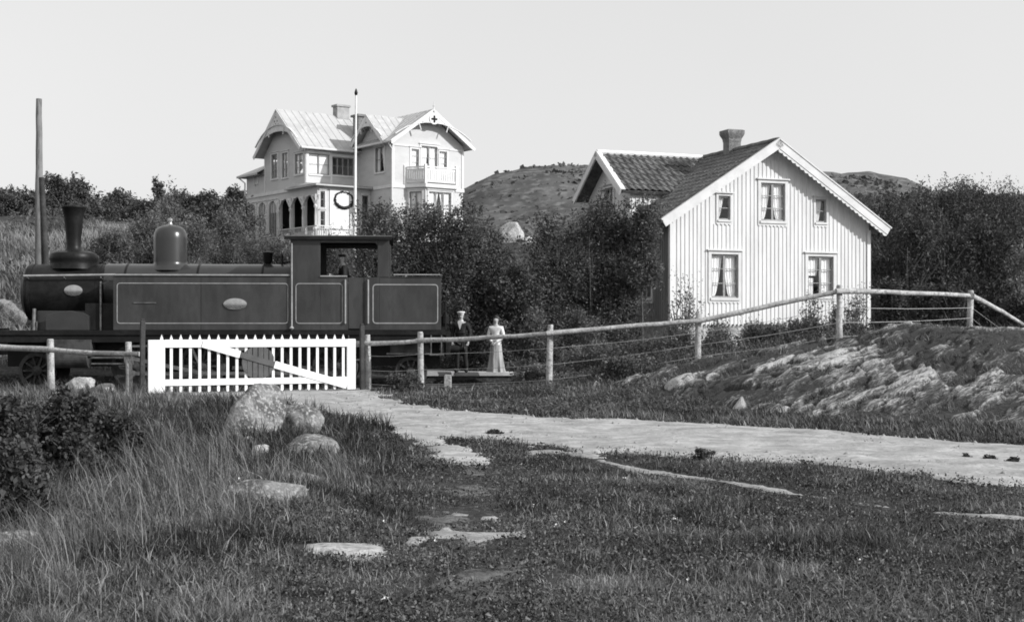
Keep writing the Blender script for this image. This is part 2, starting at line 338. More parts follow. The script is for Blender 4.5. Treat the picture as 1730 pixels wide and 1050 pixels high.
at_ = ome.attributes.new('tone', 'FLOAT', 'POINT'); big = fbm(ov[:, 0]*.45, ov[:, 1]*.45, 63, 3); at_.data.foreach_set('value', ((ostreak(ov[:, 0], ov[:, 1])-.5)*2.2+(plates(ov[:, 0], ov[:, 1])[0]-.5)*.75-.55*(1-sstep(0, .10, plates(ov[:, 0], ov[:, 1])[1]))+(big-.5)*1.7+.24+.26*np.exp(-((ov[:, 0]-4.9)/2.3)**2-((ov[:, 1]-27.0)/4.0)**2)+.25*np.exp(-((ov[:, 0]-8.2)/1.0)**2-((ov[:, 1]-22.5)/1.5)**2)-.22*np.exp(-((ov[:, 0]-11)/2.6)**2-((ov[:, 1]-30)/4)**2)).astype(np.float32))

# rocky hill behind
hx = np.linspace(-150, 170, 240); hy = np.linspace(128, 330, 110); HX, HY = np.meshgrid(hx, hy)
pxh = 865+2300*HX/HY
crest = np.interp(pxh, [-600, 0, 420, 600, 740, 785, 800, 830, 880, 930, 1000, 1200, 1390, 1480, 1535, 1575, 1640, 1800, 2600], [350, 347, 345, 342, 335, 322, 315, 299, 289, 281, 279, 283, 291, 291, 300, 322, 330, 335, 340])
zc = 1.6+(555-crest)/2300*200
prof = np.interp(HY, [128, 145, 170, 200, 230, 330], [.18, .45, .80, 1.0, .93, .2])
HZ = zc*prof+(fbm(HX*.05, HY*.05, 61, 5)-.5)*5*np.interp(HY, [128, 150, 185, 200, 210, 330], [1, 1, .6, .15, .6, 1])
HZ = HZ+(1-abs(2*fbm(HX*.12, HY*.16, 66, 4)-1))*1.2-1.0+(fbm(HX*.5, HY*.5, 69, 3)-.5)*.8
HZ = np.maximum(HZ, -2); nx = len(hx); idx = np.arange(HX.size).reshape(HX.shape)
ff = np.stack([idx[:-1, :-1], idx[:-1, 1:], idx[1:, 1:], idx[1:, :-1]], -1).reshape(-1, 4)
tag(npmesh('hill', np.stack([HX, HY, HZ], -1).reshape(-1, 3), ff, 4, 'hillside', smooth=True), kind='structure')

# ------------------------------------------------------------------ plants
def leaves(rng, P, size, up=.3, tone=None, aspect=.45, jit=.35):
    n = len(P); a = rng.normal(size=(n, 3)); a[:, 2] = a[:, 2]*(1-up)+up*1.6*abs(rng.normal(size=n)); a /= np.linalg.norm(a, axis=1, keepdims=True)+1e-9
    b = rng.normal(size=(n, 3)); b = np.cross(a, b); b /= np.linalg.norm(b, axis=1, keepdims=True)+1e-9
    s = size*(1+jit*rng.normal(size=n)).clip(.45, 2)[:, None]
    vs = np.stack([P-a*s*.5, P+b*s*aspect*.5+a*s*.05, P+a*s*.5, P-b*s*aspect*.5+a*s*.05], 1).reshape(-1, 3)
    f = np.arange(4*n).reshape(n, 4); t = np.repeat(tone if tone is not None else rng.uniform(0, 1, n), 4)
    return vs, f, t
def plant(name, label, cat, x, y, w, h, leaf=.08, n=6000, seed=0, m='leaf', base=.0, up=.35, shoots=60, tone=.4, group=None, depth=.8, lobes=12, trunk=.05, z=None, tdev=.16, shl=.16, aspect=.45, top=.5):
    rng = np.random.default_rng(seed); zb = hz(x, y) if z is None else z
    t = thing(name, label, cat, (x, y, zb), 0, group)
    hh = h*(1-base); cz = h*base
    # lobe centres inside a rough dome
    u = rng.uniform(0, 1, lobes); ang = rng.uniform(0, 2*math.pi, lobes); rr = np.sqrt(rng.uniform(0, 1, lobes))
    taper = 1-top*np.maximum(0, u-.35)/.65
    C = np.stack([np.cos(ang)*rr*w*.36*taper, np.sin(ang)*rr*w*.36*depth*taper, cz+hh*(.10+.78*u)], 1)
    C[0] = (0, 0, cz+hh*.80); C[1] = (0, 0, cz+hh*.45); C[2] = (0, 0, cz+hh*.18)
    Rr = np.stack([w*rng.uniform(.17, .27, lobes), w*depth*rng.uniform(.17, .27, lobes), hh*rng.uniform(.13, .22, lobes)], 1)
    Rr[1:3, :2] = [w*.36, w*.36*depth]; Rr[2, :2] = [w*.40, w*.4*depth]
    wts = Rr.prod(1)**.66; wts /= wts.sum()
    # clumps on the lobes, leaves round the clumps
    nc = max(30, n//26); li = rng.choice(lobes, nc, p=wts); d = rng.normal(size=(nc, 3)); d /= np.linalg.norm(d, axis=1, keepdims=True)
    q = C[li]+d*Rr[li]*(rng.uniform(.15, 1, (nc, 1))**.45); ct = rng.normal(tone, tdev, nc)
    ns = int(n*.86); ci = rng.integers(0, nc, ns); cs = .05*w+.02*h
    P = q[ci]+rng.normal(size=(ns, 3))*cs*.62; T = ct[ci]+rng.normal(0, .12, ns)
    L = [P]; TT = [T]
    if shoots:
        k = max(6, int(n*.14/shoots)); si = rng.integers(0, nc, shoots*3); si = si[np.argsort(-q[si, 2]-rng.uniform(0, hh*.8, len(si)))][:shoots]
        st = q[si]; dr = rng.normal(size=(shoots, 3))*.45; dr[:, 2] = abs(dr[:, 2])+.9; dr /= np.linalg.norm(dr, axis=1, keepdims=True)
        ln = h*shl*rng.uniform(.4, 1.2, shoots); tt = rng.uniform(0, 1, (shoots, k))
        S = st[:, None]+dr[:, None]*(ln[:, None]*tt)[..., None]+rng.normal(size=(shoots, k, 3))*leaf*.35
        L.append(S.reshape(-1, 3)); TT.append((ct[si][:, None]+.12+rng.normal(0, .1, (shoots, k))).ravel())
    P = np.concatenate(L); T = np.concatenate(TT).clip(0, 1); keep = P[:, 2] > .01; P = P[keep]; T = T[keep]
    vs, f, tn = leaves(rng, P, leaf, up, T, aspect); npmesh('crown', vs, f, 4, m, tn, t)
    mb = MB(); rd = random.Random(seed); ns = 1 if base > .12 else 4
    for k in range(ns):
        dx = rd.uniform(-.25, .25)*w*(0.2 if ns == 1 else 1); dy = rd.uniform(-.2, .2)*w*(0.2 if ns == 1 else 1); r0 = trunk*(1 if ns == 1 else .6)
        mb.tube([(dx*.2, dy*.2, -.15), (dx*.5, dy*.5, h*.25), (dx*.9, dy*.9, h*.5), (dx*1.3, dy*1.2, h*.78)], [r0*1.3, r0, r0*.7, r0*.25], 6)
        for j in range(3):
            z0 = h*rd.uniform(.3, .6); a = rd.uniform(0, 6.28); mb.tube([(dx*.8, dy*.8, z0), (dx+math.cos(a)*w*.16, dy+math.sin(a)*w*.16, z0+h*.14), (dx+math.cos(a)*w*.30, dy+math.sin(a)*w*.28, z0+h*.24)], [r0*.5, r0*.35, r0*.12], 5)
    mb.build('trunk', 'bark', t, True); return t
def pl(px, Y): return (px-865)/2300*Y
def ztop(py, Y): return 1.6+(555-py)/2300*Y
def plant_at(name, label, cat, px, Y, wpx, topy, **k):
    x = pl(px, Y); w = wpx*Y/2300; z = hz(x, Y); return plant(name, label, cat, x, Y, w, ztop(topy, Y)-z, **k)

# hedge of big bushes between the railway and the two houses
hedge = [
 ('leafy willow bush rising just behind the engine cab', 655, 43.6, 105, 352, 'leafpale', .42),
 ('tall bush in front of the ornate villa bay window', 715, 44.0, 105, 338, 'leaf', .42),
 ('dense bush right of the villa bay, above the tank rear', 775, 43.4, 110, 345, 'leaf', .38),
 ('dark bush behind the man in the white cap', 815, 44.2, 95, 372, 'leaf', .30),
 ('low rounded bush directly below the pale rock', 872, 43.2, 100, 418, 'leaf', .32),
 ('broad dark bush to the right of the pale rock', 938, 44.0, 115, 348, 'leaf', .33),
 ('tall bush standing under the cottage dormer gable', 1000, 44.2, 115, 338, 'leaf', .36),
 ('bush whose shoots cross the dormer cheek wall', 1040, 44.0, 84, 334, 'leaf', .40),
]
for k, (lb, px, Y, wp, ty, m, tn) in enumerate(hedge):
    plant_at('bush', lb, 'bush', px, Y, wp*1.3, ty+6, leaf=.082, n=25000, seed=100+k, m=m, shoots=90, tone=tn, shl=.09, lobes=22, group='tall hedge bushes behind the railway', top=.22, depth=.6, up=.2, tdev=.22)
plant_at('bush', 'bush leaning over the shaded side wall at the cottage corner', 'bush', 1086, 43.7, 80, 345, leaf=.08, n=13000, seed=131, base=.45, shoots=70, tone=.42, lobes=18, top=.1, shl=.08, up=.2, group='tall hedge bushes behind the railway', trunk=.03)
low = [('small leafy shrub low behind the standing woman', 842, 41.9, 90, 540, .42), ('small shrub with pale leaves right of the woman', 905, 41.8, 95, 520, .5), ('shrub in the hedge foot left of the cottage wall', 985, 41.9, 110, 520, .42),
       ('shrub at the foot of the shaded cottage wall', 1050, 42.2, 70, 560, .4), ('small shrub close behind the man in the cap', 775, 42.3, 70, 505, .22)]
for k, (lb, px, Y, wp, ty, tn) in enumerate(low):
    plant_at('shrub', lb, 'shrub', px, Y, wp, ty, leaf=.07, n=7000, seed=150+k, shoots=60, tone=tn, lobes=9, group='low shrubs along the platform')
# scrub behind the engine
scrub = [
 ('pale willow scrub right of the engine chimney', 190, 50, 95, 392, .45), ('willow scrub between chimney and steam dome', 245, 51, 90, 362, .5), ('tall loose willow directly behind the steam dome', 285, 53, 85, 330, .5),
 ('willow scrub just right of the steam dome', 335, 50, 95, 372, .48), ('willow scrub midway between dome and whistle', 385, 51, 90, 352, .48), ('willow scrub below the arched villa windows', 432, 50, 90, 380, .42),
 ('dark scrub touching the left end of the cab roof', 475, 48.5, 80, 392, .34), ('scrub seen through the cab opening', 560, 47.5, 105, 402, .25), ('scrub in front of the villa porch railing', 622, 50, 60, 398, .35)]
for k, (lb, px, Y, wp, ty, tn) in enumerate(scrub):
    plant_at('willow_bush', lb, 'bush', px, Y, wp*1.15, ty, leaf=.10, n=11000, seed=170+k, m='leafpale', shoots=130, tone=tn, up=.75, shl=.22, lobes=12, group='willow scrub behind the engine', aspect=.3, top=.5)
back = [('dark bushy tree left of the chimney top', 30, 92, 130, 322, .3), ('round dark tree immediately left of chimney', 100, 96, 80, 302, .3), ('round dark tree above the engine chimney', 142, 98, 75, 303, .25),
 ('low dark tree right of the chimney trees', 205, 96, 100, 326, .3), ('thin airy young tree on the left skyline', 268, 84, 34, 308, .5), ('dark tree behind the thin young tree', 300, 98, 110, 328, .3),
 ('dark tree halfway between dome and villa', 350, 98, 90, 330, .3), ('dark tree against the left side of the villa', 402, 99, 55, 318, .25), ('dark tree at the left picture edge', -20, 90, 110, 325, .28),
 ('low dark tree below the chimney treetops', 165, 88, 120, 345, .35), ('low dark tree on the slope above the dome', 250, 86, 120, 345, .38), ('dark tree low on the slope left of the villa', 370, 82, 110, 342, .32)]
for k, (lb, px, Y, wp, ty, tn) in enumerate(back):
    n = 1100 if wp < 40 else 5200
    plant_at('tree', lb, 'tree', px, Y, wp*1.15, ty, leaf=.19, n=int(n*2.6), seed=200+k, m='leaffar', shoots=60, tone=tn, lobes=14, trunk=.14, base=.05, group='far trees on the left skyline', depth=.7, top=.4)
# wood right of the cottage
rw = [('tree close against the right cottage eave', 1505, 52, 120, 330, .3), ('tree at the right end of the cottage rake', 1550, 56, 110, 316, .34), ('tall tree above the fence post on the right', 1605, 57, 110, 305, .3),
 ('tree in the gap beyond the last fence post', 1660, 58, 105, 312, .28), ('tree near the right picture edge', 1715, 57, 105, 316, .34), ('tree at the far right of the wood', 1770, 56, 110, 312, .3),
 ('tree right of the cottage, front of the wood', 1530, 49, 110, 372, .28), ('front tree of the wood beyond the rail', 1590, 50, 105, 380, .3), ('front tree of the wood right of centre', 1650, 50, 110, 370, .26), ('front tree behind the pale round bush', 1705, 51, 110, 360, .3),
 ('tree rising over the cottage roof on the right', 1460, 62, 130, 325, .32), ('tree just over the cottage rake on the hill foot', 1410, 66, 110, 318, .34), ('small dark tree left of the wood skyline', 1575, 70, 90, 310, .3), ('dark tree behind the fence post treetops', 1690, 72, 120, 306, .24), ('dark tree on the wood skyline', 1632, 73, 100, 306, .26)]
for k, (lb, px, Y, wp, ty, tn) in enumerate(rw):
    plant_at('tree', lb, 'tree', px, Y, wp*1.2, ty, leaf=.115, n=15500, seed=240+k, m='leafdark', shoots=160, tone=tn, lobes=20, trunk=.1, base=.03, up=.7, shl=.12, group='trees of the wood right of the cottage', depth=.7, top=.3, aspect=.35)
plant_at('bush', 'pale round bush at the right picture edge behind the fence', 'bush', 1722, 45, 62, 405, leaf=.09, n=5000, seed=270, m='leafpale', tone=.55, shoots=20, lobes=10, base=.3)
und = [('undergrowth shrub right of the cottage corner', 1500, 45.5, 70, 470, .25), ('undergrowth shrub between cottage and last post', 1555, 45.5, 80, 478, .28), ('undergrowth shrub left of the last post', 1610, 45.0, 80, 470, .25), ('undergrowth shrub right of the last post', 1665, 45.5, 80, 470, .24), ('undergrowth shrub below the pale round bush', 1720, 44, 80, 500, .25)]
for k, (lb, px, Y, wp, ty, tn) in enumerate(und):
    plant_at('shrub', lb, 'shrub', px, Y, wp*1.2, ty, leaf=.10, n=5000, seed=280+k, m='leafdark', shoots=60, tone=tn, lobes=9, group='undergrowth at the edge of the wood')
# plants at the cottage foundation
fp = [('leafy rose bush at the left cottage corner', 1155, 43.4, 62, 478, .5), ('low plant under the left cottage window', 1215, 43.3, 60, 548, .45), ('low plant left of the cellar opening', 1270, 43.2, 55, 545, .5), ('low plant beside the cellar opening', 1322, 43.4, 45, 548, .42),
 ('tall stalky plant under the right cottage window', 1372, 43.4, 46, 502, .45), ('tall stalky plant behind the high fence post', 1408, 43.6, 30, 520, .42), ('stalky plant at the right cottage corner', 1446, 44.6, 46, 505, .5)]
for k, (lb, px, Y, wp, ty, tn) in enumerate(fp):
    plant_at('garden_plant', lb, 'plant', px, Y, wp*1.1, ty, leaf=.065, n=2600, seed=300+k, m='leafpale', shoots=90, tone=tn, lobes=9, up=.7, shl=.38, group='garden plants along the cottage foundation')
# weeds between fence and track
wd = [('leafy weeds below the rail right of the woman', 890, 36.0, 50, 618, .4), ('weeds left of the middle fence post', 905, 35.0, 50, 622, .5), ('tangled weeds right of the middle fence post', 975, 35.6, 80, 600, .5), ('tangled bush low behind the wires', 1040, 35.4, 90, 585, .42), ('dark bush where the outcrop begins', 1100, 34.6, 90, 583, .34),
      ('thicket left of the post by the cottage corner', 1150, 34.8, 60, 560, .36), ('thicket right of the post by the cottage corner', 1215, 34.8, 80, 562, .38), ('weeds below the cellar opening', 1290, 34.8, 80, 556, .4), ('weeds left of the high fence post', 1360, 34.8, 80, 545, .4), ('weeds right of the high fence post', 1450, 35.4, 60, 545, .42),
      ('creeping weeds near the second fence post', 690, 34.2, 50, 652, .4), ('dark leafy weeds on the bank above the road', 1060, 32, 90, 620, .34)]
for k, (lb, px, Y, wp, ty, tn) in enumerate(wd):
    x = pl(px, Y); z = hz(x, Y); plant('weed_clump', lb, 'weeds', x, Y, wp*Y/2300*1.6, max(.45, ztop(ty-6, Y)-z), leaf=.06, n=5200, seed=330+k, m='leafpale' if tn > .45 else 'leaf', shoots=40, tone=tn, lobes=8, up=.6, shl=.28, group='weeds along the fence', trunk=.015)
# dark rose bush, left foreground
for k, (lb, px, Y, wp, ty) in enumerate([('dark wild rose bush at the left picture edge', 10, 13.0, 170, 662), ('nearest dark rose bush low at the left picture edge', 25, 10.6, 150, 745), ('dark wild rose bush in the left foreground', 105, 13.6, 150, 668), ('low end of the rose thicket toward the tall grass', 190, 15.0, 100, 705)]):
    plant_at('rose_bush', lb, 'bush', px, Y, wp, ty, leaf=.045, n=15000, seed=350+k, m='leafdark', shoots=60, tone=.28, lobes=11, aspect=.62, tdev=.12, trunk=.012, group='wild rose thicket in the left foreground', up=.2)
for k, (lb, px, Y, wp, ty) in enumerate([('leftmost dark tuft growing on the road edge', 1633, 16.6, 20, 773), ('middle dark tuft growing on the road', 1672, 16.4, 36, 770), ('dark tuft on the road at the right picture edge', 1712, 16.1, 36, 774), ('small leafy weed on the road verge', 1186, 16.35, 60, 757), ('long dark tuft in the middle of the road', 835, 20.6, 42, 727)]):
    x = pl(px, Y); plant('road_tuft', lb, 'weeds', x, Y, wp*Y/2300, max(.06, ztop(ty, Y)-hz(x, Y)), leaf=.035, n=900, seed=370+k, m='leafdark', shoots=12, tone=.25, lobes=6, trunk=.006, depth=.6, group='dark tufts on the road')

# far wood reads as one mass
rng = np.random.default_rng(5); n = 60000
xx = rng.uniform(20, 62, n); yy = rng.uniform(76, 128, n); keep = (xx/yy > .235) & (xx/yy < .44); xx = xx[keep]; yy = yy[keep]
ht = 1.6+(555-(322+12*fbm(xx*.35, yy*.35, 71, 3)))/2300*yy*np.interp(yy, [76, 128], [1, 1]); g = Hh(xx, yy); u = rng.uniform(0, 1, len(xx))**.5
P = np.stack([xx, yy, g+(np.maximum(ht-g, 2)*(.75+.35*fbm(xx*.5, yy*.5, 73, 2)))*u], 1)
vs, f, tn = leaves(rng, P, .42, .6, (fbm(xx*.6, P[:, 2]*.8, 75, 3)*.7+rng.uniform(-.15, .15, len(xx))).clip(0, 1)); tag(npmesh('wood', vs, f, 4, 'leafdark', tn), 'far dark wood closing the hillside on the right', 'wood', kind='stuff')
# heath and scrub on the slopes
n = 26000; xx = rng.uniform(-45, 8, n); yy = rng.uniform(46, 125, n); keep = (fbm(xx*.18, yy*.18, 81, 3) > .53) & (abs(xx/yy) < .42); keep &= ~((xx > -22) & (xx < -1) & (yy > 83) & (yy < 101)); xx = xx[keep]; yy = yy[keep]
P = np.stack([xx, yy, Hh(xx, yy)+rng.uniform(0, .5, len(xx))*(yy/80)], 1); vs, f, tn = leaves(rng, P, .26, .6, rng.uniform(.2, .7, len(xx))); tag(npmesh('scrub', vs, f, 4, 'leaffar', tn), 'low scrub scattered over the slopes behind the railway', 'scrub', kind='stuff')
n = 9000; yy = rng.uniform(135, 200, n); xx = yy*rng.uniform(-.09, .33, n); keep = fbm(xx*.07, yy*.07, 83, 3) > .50; xx = xx[keep]; yy = yy[keep]
from mathutils.bvhtree import BVHTree
gi = np.clip((xx-hx[0])/(hx[1]-hx[0]), 0, len(hx)-2).astype(int); gj = np.clip((yy-hy[0])/(hy[1]-hy[0]), 0, len(hy)-2).astype(int)
P = np.stack([xx, yy, HZ[gj, gi]+rng.uniform(-.1, .35, len(xx))], 1); vs, f, tn = leaves(rng, P, .6, .1, rng.uniform(.1, .6, len(xx)), .8); tag(npmesh('heather', vs, f, 4, 'leaffar', tn), 'heather patches clinging to the rocky hill', 'heather', kind='stuff')

# ------------------------------------------------------------------ grass
def blades(name, label, x, y, h, w, lean, tone, m, seed, lift=0, leandir=None, lv=.35):
    rng = np.random.default_rng(seed); n = len(x); z = Hh(x, y)-.01+lift
    a = rng.uniform(0, math.pi, n); px_ = np.cos(a)*w/2; py_ = np.sin(a)*w/2
    b = rng.uniform(0, 2*math.pi, n) if leandir is None else leandir+rng.normal(0, .9, n)
    ld = lean*(1+lv*rng.normal(size=n)); lx = np.cos(b)*ld*h; ly = np.sin(b)*ld*h
    hv = h*np.sqrt(np.maximum(.1, 1-(ld.clip(-.9, .9))**2))
    v = np.stack([np.stack([x-px_, y-py_, z], 1), np.stack([x+px_, y+py_, z], 1), np.stack([x-px_*.8+lx*.32, y-py_*.8+ly*.32, z+hv*.55], 1), np.stack([x+px_*.8+lx*.32, y+py_*.8+ly*.32, z+hv*.55], 1), np.stack([x+lx, y+ly, z+hv], 1)], 1).reshape(-1, 3)
    i = np.arange(n)[:, None]*5; f = np.concatenate([i+[0, 1, 3], i+[0, 3, 2], i+[2, 3, 4]], 1).reshape(-1, 3)
    return tag(npmesh(name, v, f, 3, m, np.repeat(tone.clip(0, 1), 5)), label, 'grass', kind='stuff')
def scatter(n, y0, y1, p, rng, half=.40, xr=None):
    u = rng.uniform(0, 1, n); k = 1-p; yy = (y0**k+u*(y1**k-y0**k))**(1/k); xx = yy*rng.uniform(-half, half, n) if xr is None else yy*rng.uniform(xr[0], xr[1], n); return xx, yy
rng = np.random.default_rng(11)
BOULD = [(-3.72, 18.9, .36), (-2.42, 16.0, .25), (-2.08, 11.5, .3), (-2.02, 13.1, .2), (-1.2, 9.55, .36)]
def freeof(x, y, margin=.0):
    ok = (croad(x, y) < -margin) & (ctrk(x, y+.0) < -.04) & (ctrk(x*1.008, y+.22) < .0) & (cbare(x, y) < .04) & (cbare(x, y+.15) < .1) & (track_off(x, y) < -2.4)
    for a, b, r in BOULD: ok &= ((x-a)/r)**2+((y-b)/(r*.7))**2 > 1
    return ok
x, y = scatter(700000, 5.2, 37, 1.6, rng); d = fbm(x*1.6, y*1.6, 91, 4); co = cout(x, y)
ok = freeof(x, y) & ((co < 0) | (fbm(x*1.1, y*2.2, 93, 3) < .46)) & (d > .12)
x = x[ok]; y = y[ok]; d = d[ok]
patch = fbm(x*.35, y*.35, 95, 3); leftn = sstep(-.8, -2.4, x)*(y < 30)
hgt = (.030+.050*rng.uniform(0, 1, len(x))**2.2)*(.45+1.2*fbm(x*.8, y*.8, 97, 3))*np.interp(y, [5, 14, 37], [.75, 1.0, 1.9])*(1+1.2*leftn)*(1-.72*np.exp(-((x-np.interp(y, [6, 10, 12, 15.6], [-.1, -.3, -.3, -.45]))/.5)**2)*(y < 16.5))*(.72+.7*sstep(.42, .62, fbm(x*1.9, y*1.5, 98, 3)))
def region(x, y):  # plant mix differs: worn pale turf, dark herb stands
    g = lambda a, b, sa, sb: np.exp(-((x-a)/sa)**2-((y-b)/sb)**2)
    return .16*g(.4, 11.5, 1.0, 1.6)+.20*g(2.2, 7.6, 1.6, 1.0)+.08*g(-.2, 14, .8, 1.5)-.14*g(4.0, 12.2, 2.0, 1.3)-.12*g(2.6, 15.2, 1.6, 1.0)-.10*g(-1.0, 12.5, .7, 2.0)-.08*g(.6, 9.0, 1.2, .6)
tone = .25-.20*leftn+1.45*(patch-.5)+rng.normal(0, .20, len(x))+1.0*(fbm(x*2.6, y*2.1, 96, 3)-.5)+1.5*region(x, y); dry = rng.uniform(0, 1, len(x)) < .05+.09*sstep(.45, .65, fbm(x*1.4, y*1.4, 99, 3)); tone[dry] += .6; hgt[dry] *= 1.35
blades('grass', 'short dark turf covering the foreground and verges', x, y, hgt, np.interp(y, [5, 37], [.0045, .021])*rng.uniform(.5, 1.5, len(x)), .75, tone, 'turf', 12, lv=.5)
# herbs: small broad leaves in the turf
x, y = scatter(210000, 5.2, 34, 1.6, rng); vg = np.exp(-(croad(x, y)/.9)**2)*(y < 20); ok = freeof(x, y) & (fbm(x*1.2, y*1.2, 101, 3)+.12*vg > .44) & (cout(x, y) < .1); x = x[ok]; y = y[ok]; vg = vg[ok]
P = np.stack([x, y, Hh(x, y)+rng.uniform(.005, .05, len(x))*(1+1.2*vg)], 1); vs, f, tn = leaves(rng, P, .022, .0, (rng.uniform(0, .8, len(x))**1.8-.05*vg).clip(0, 1), .6)
tag(npmesh('ground_herbs', vs, f, 4, 'turf', tn), 'small broad leaved herbs growing through the turf', 'herbs', kind='stuff')
x, y = scatter(120000, 12, 37, 1.2, rng); cr_ = croad(x, y); ok = (cr_ > -.45) & (cr_ < .22) & (fbm(x*2.2, y*1.5, 121, 4) > .49+.6*(cr_.clip(0, 1))) & (track_off(x, y) < -2.4) & (cbare(x, y) < 0); x = x[ok]; y = y[ok]
P = np.stack([x, y, Hh(x, y)+rng.uniform(.003, .055, len(x))*fbm(x*1.5, y*1.5, 123, 2)*1.6], 1); vs, f, tn = leaves(rng, P, .035, .2, rng.uniform(0, .6, len(x))**1.5, .6)
tag(npmesh('verge_herbs', vs, f, 4, 'turf', tn), 'dark leafy herbs creeping over the edges of the road', 'herbs', kind='stuff')
# tall grass
def clumps(spec, rng):
    X = []; Y = []; Hg = []
    for px, Y0, wx, wy, n, h in spec:
        X.append(pl(px, Y0)+rng.normal(0, wx, n)); Y.append(Y0+rng.normal(0, wy, n)); Hg.append(h*rng.uniform(.35, 1.1, n))
    return np.concatenate(X), np.concatenate(Y), np.concatenate(Hg)
spec = [(330, 12.2, .30, .8, 300, .60), (270, 11.0, .35, .7, 220, .6), (360, 14.5, .45, 1.0, 260, .5), (300, 17, .6, 1.2, 240, .5), (230, 19, .8, 1.5, 260, .42), (575, 13.2, .10, .15, 150, .50), (560, 13.0, .25, .3, 110, .35), (120, 8.8, .2, .4, 200, .55), (60, 8.0, .2, .3, 200, .5), (190, 9.5, .3, .5, 160, .45),
        (420, 16.5, .4, .4, 120, .35), (500, 18.2, .5, .5, 200, .32), (30, 10.5, .3, .5, 110, .5), (245, 13.5, .4, .8, 200, .5), (420, 10.6, .4, .25, 120, .3), (640, 24, .5, 2, 200, .2), (230, 29, .8, 2, 500, .40), (100, 30, 1.2, 2, 500, .4), (330, 30.5, .8, 1.2, 300, .3)]
x, y, h = clumps(spec, rng); ok = freeof(x, y, .1); x = x[ok]; y = y[ok]; h = h[ok]
blades('tall_grass', 'tall pale grass leaning over the stones on the left', x, y, h, np.interp(y, [7, 30], [.0045, .014]), .52, rng.normal(.20, .24, len(x)), 'straw', 21, leandir=2.7)
# dark mid-height undergrass on the left
x = rng.uniform(-8, -1.2, 60000); y = rng.uniform(6.5, 30, 60000); dm = fbm(x*.9, y*.9, 111, 3); ok = freeof(x, y, .1) & (dm > .42) & (x < -1.2-.05*(y-6)); x = x[ok]; y = y[ok]
blades('undergrass', 'dark tangled grass of middle height on the left bank', x, y, rng.uniform(.04, .15, len(x)), np.interp(y, [7, 30], [.006, .016]), .7, .13+.6*(fbm(x*.7, y*.7, 112, 3)-.5)+rng.normal(0, .12, len(x)), 'turf', 25, leandir=2.6)
spec = [(1450, 7.6, .5, .6, 900, .18), (1320, 7.2, .5, .5, 500, .16), (1210, 7.6, .3, .4, 130, .13), (1600, 7.6, .4, .5, 600, .18), (1500, 8.8, .6, .6, 260, .14), (700, 9.6, .25, .15, 150, .10), (1000, 7.0, .8, .4, 120, .10), (1660, 10.5, .6, .7, 200, .14), (820, 8.2, .7, .6, 140, .1)]
xs2, ys2 = scatter(1500, 5.6, 17, 1.4, rng); x, y, h = clumps(spec, rng); x = np.concatenate([x, xs2]); y = np.concatenate([y, ys2]); h = np.concatenate([h, rng.uniform(.08, .28, len(xs2))]); ok = freeof(x, y, .05); x = x[ok]; y = y[ok]; h = h[ok]
blades('dry_grass', 'dry pale grass stalks scattered in the right foreground turf', x, y, h, np.full(len(x), .0045), .8, rng.normal(.5, .25, len(x)), 'straw', 22)
x, y = scatter(34, 5.6, 22, 1.3, rng); ok = freeof(x, y, .1); x = x[ok]; y = y[ok]; P = np.stack([x, y, Hh(x, y)+rng.uniform(.04, .12, len(x))], 1); P = np.repeat(P, 5, 0)+rng.normal(0, .008, (len(P)*5, 3)); vs, f, tn = leaves(rng, P, .014, 0, None, .9); tag(npmesh('white_flowers', vs, f, 4, 'white', tn), 'tiny white flower heads dotted through the turf', 'flowers', kind='stuff')
# grass on bank, outcrop and fence line
x, y = scatter(110000, 19, 37.0, 1.01, rng); co = cout(x, y); ok = (freeof(x, y, .05)) & ((co < .1) | (fbm(x*1.1, y*2.4, 93, 3) < .42)); x = x[ok]; y = y[ok]
xb_, yb_ = scatter(60000, 25, 36.3, 1.01, rng, xr=(-.13, .20)); okb = freeof(xb_, yb_, .25) & (cout(xb_, yb_) < -.1) & (fbm(xb_*.8, yb_*.8, 141, 3)+.10*sstep(28, 34, yb_) > .50); xb_ = xb_[okb]; yb_ = yb_[okb]
hb_ = (.25+.75*sstep(-.2, 2.0, xb_))*(.10+.45*(fbm(xb_*.7, yb_*.7, 142, 3)-.35).clip(0, 1)*2); P = np.stack([xb_, yb_, Hh(xb_, yb_)+rng.uniform(0, 1, len(xb_))*hb_], 1); vs, f, tn = leaves(rng, P, .06, .4, (.35+.5*(fbm(xb_*2, yb_*2, 143, 2)-.5)+rng.normal(0, .18, len(xb_))).clip(0, 1), .5)
tag(npmesh('bank_weeds', vs, f, 4, 'leafpale', tn), 'rough leafy weeds on the bank below the fence', 'weeds', kind='stuff')
fencey = np.interp(x, [-4, 2, 11.5], [34.5, 33.2, 33.6]); nf = np.exp(-((y-fencey)/1.3)**2)
blades('bank_grass', 'rough grass on the bank between road and fence', x, y, (.05+.17*rng.uniform(0, 1, len(x))**2.2)*(1+1.2*nf)*(.5+fbm(x*.9, y*.9, 107, 3))*(.4+.6*np.maximum(sstep(-.2, 2.0, x), 1-sstep(-6, -4, x))), rng.uniform(.008, .022, len(x)), .6, .22+.9*(fbm(x*.6, y*.6, 103, 3)-.5)+.8*(fbm(x*2.2, y*1.6, 108, 3)-.5)+rng.normal(0, .2, len(x)), 'turf', 23, leandir=2.6)
x = rng.uniform(-30, -11, 30000); y = rng.uniform(41.5, 62, 30000)
blades('slope_grass', 'pale hay on the slope left of the engine', x, y, rng.uniform(.2, .5, len(x)), rng.uniform(.02, .05, len(x)), .5, .36+1.1*(fbm(x*.4, y*.4, 105, 3)-.5)+rng.normal(0, .15, len(x)), 'straw', 24, leandir=2.4)

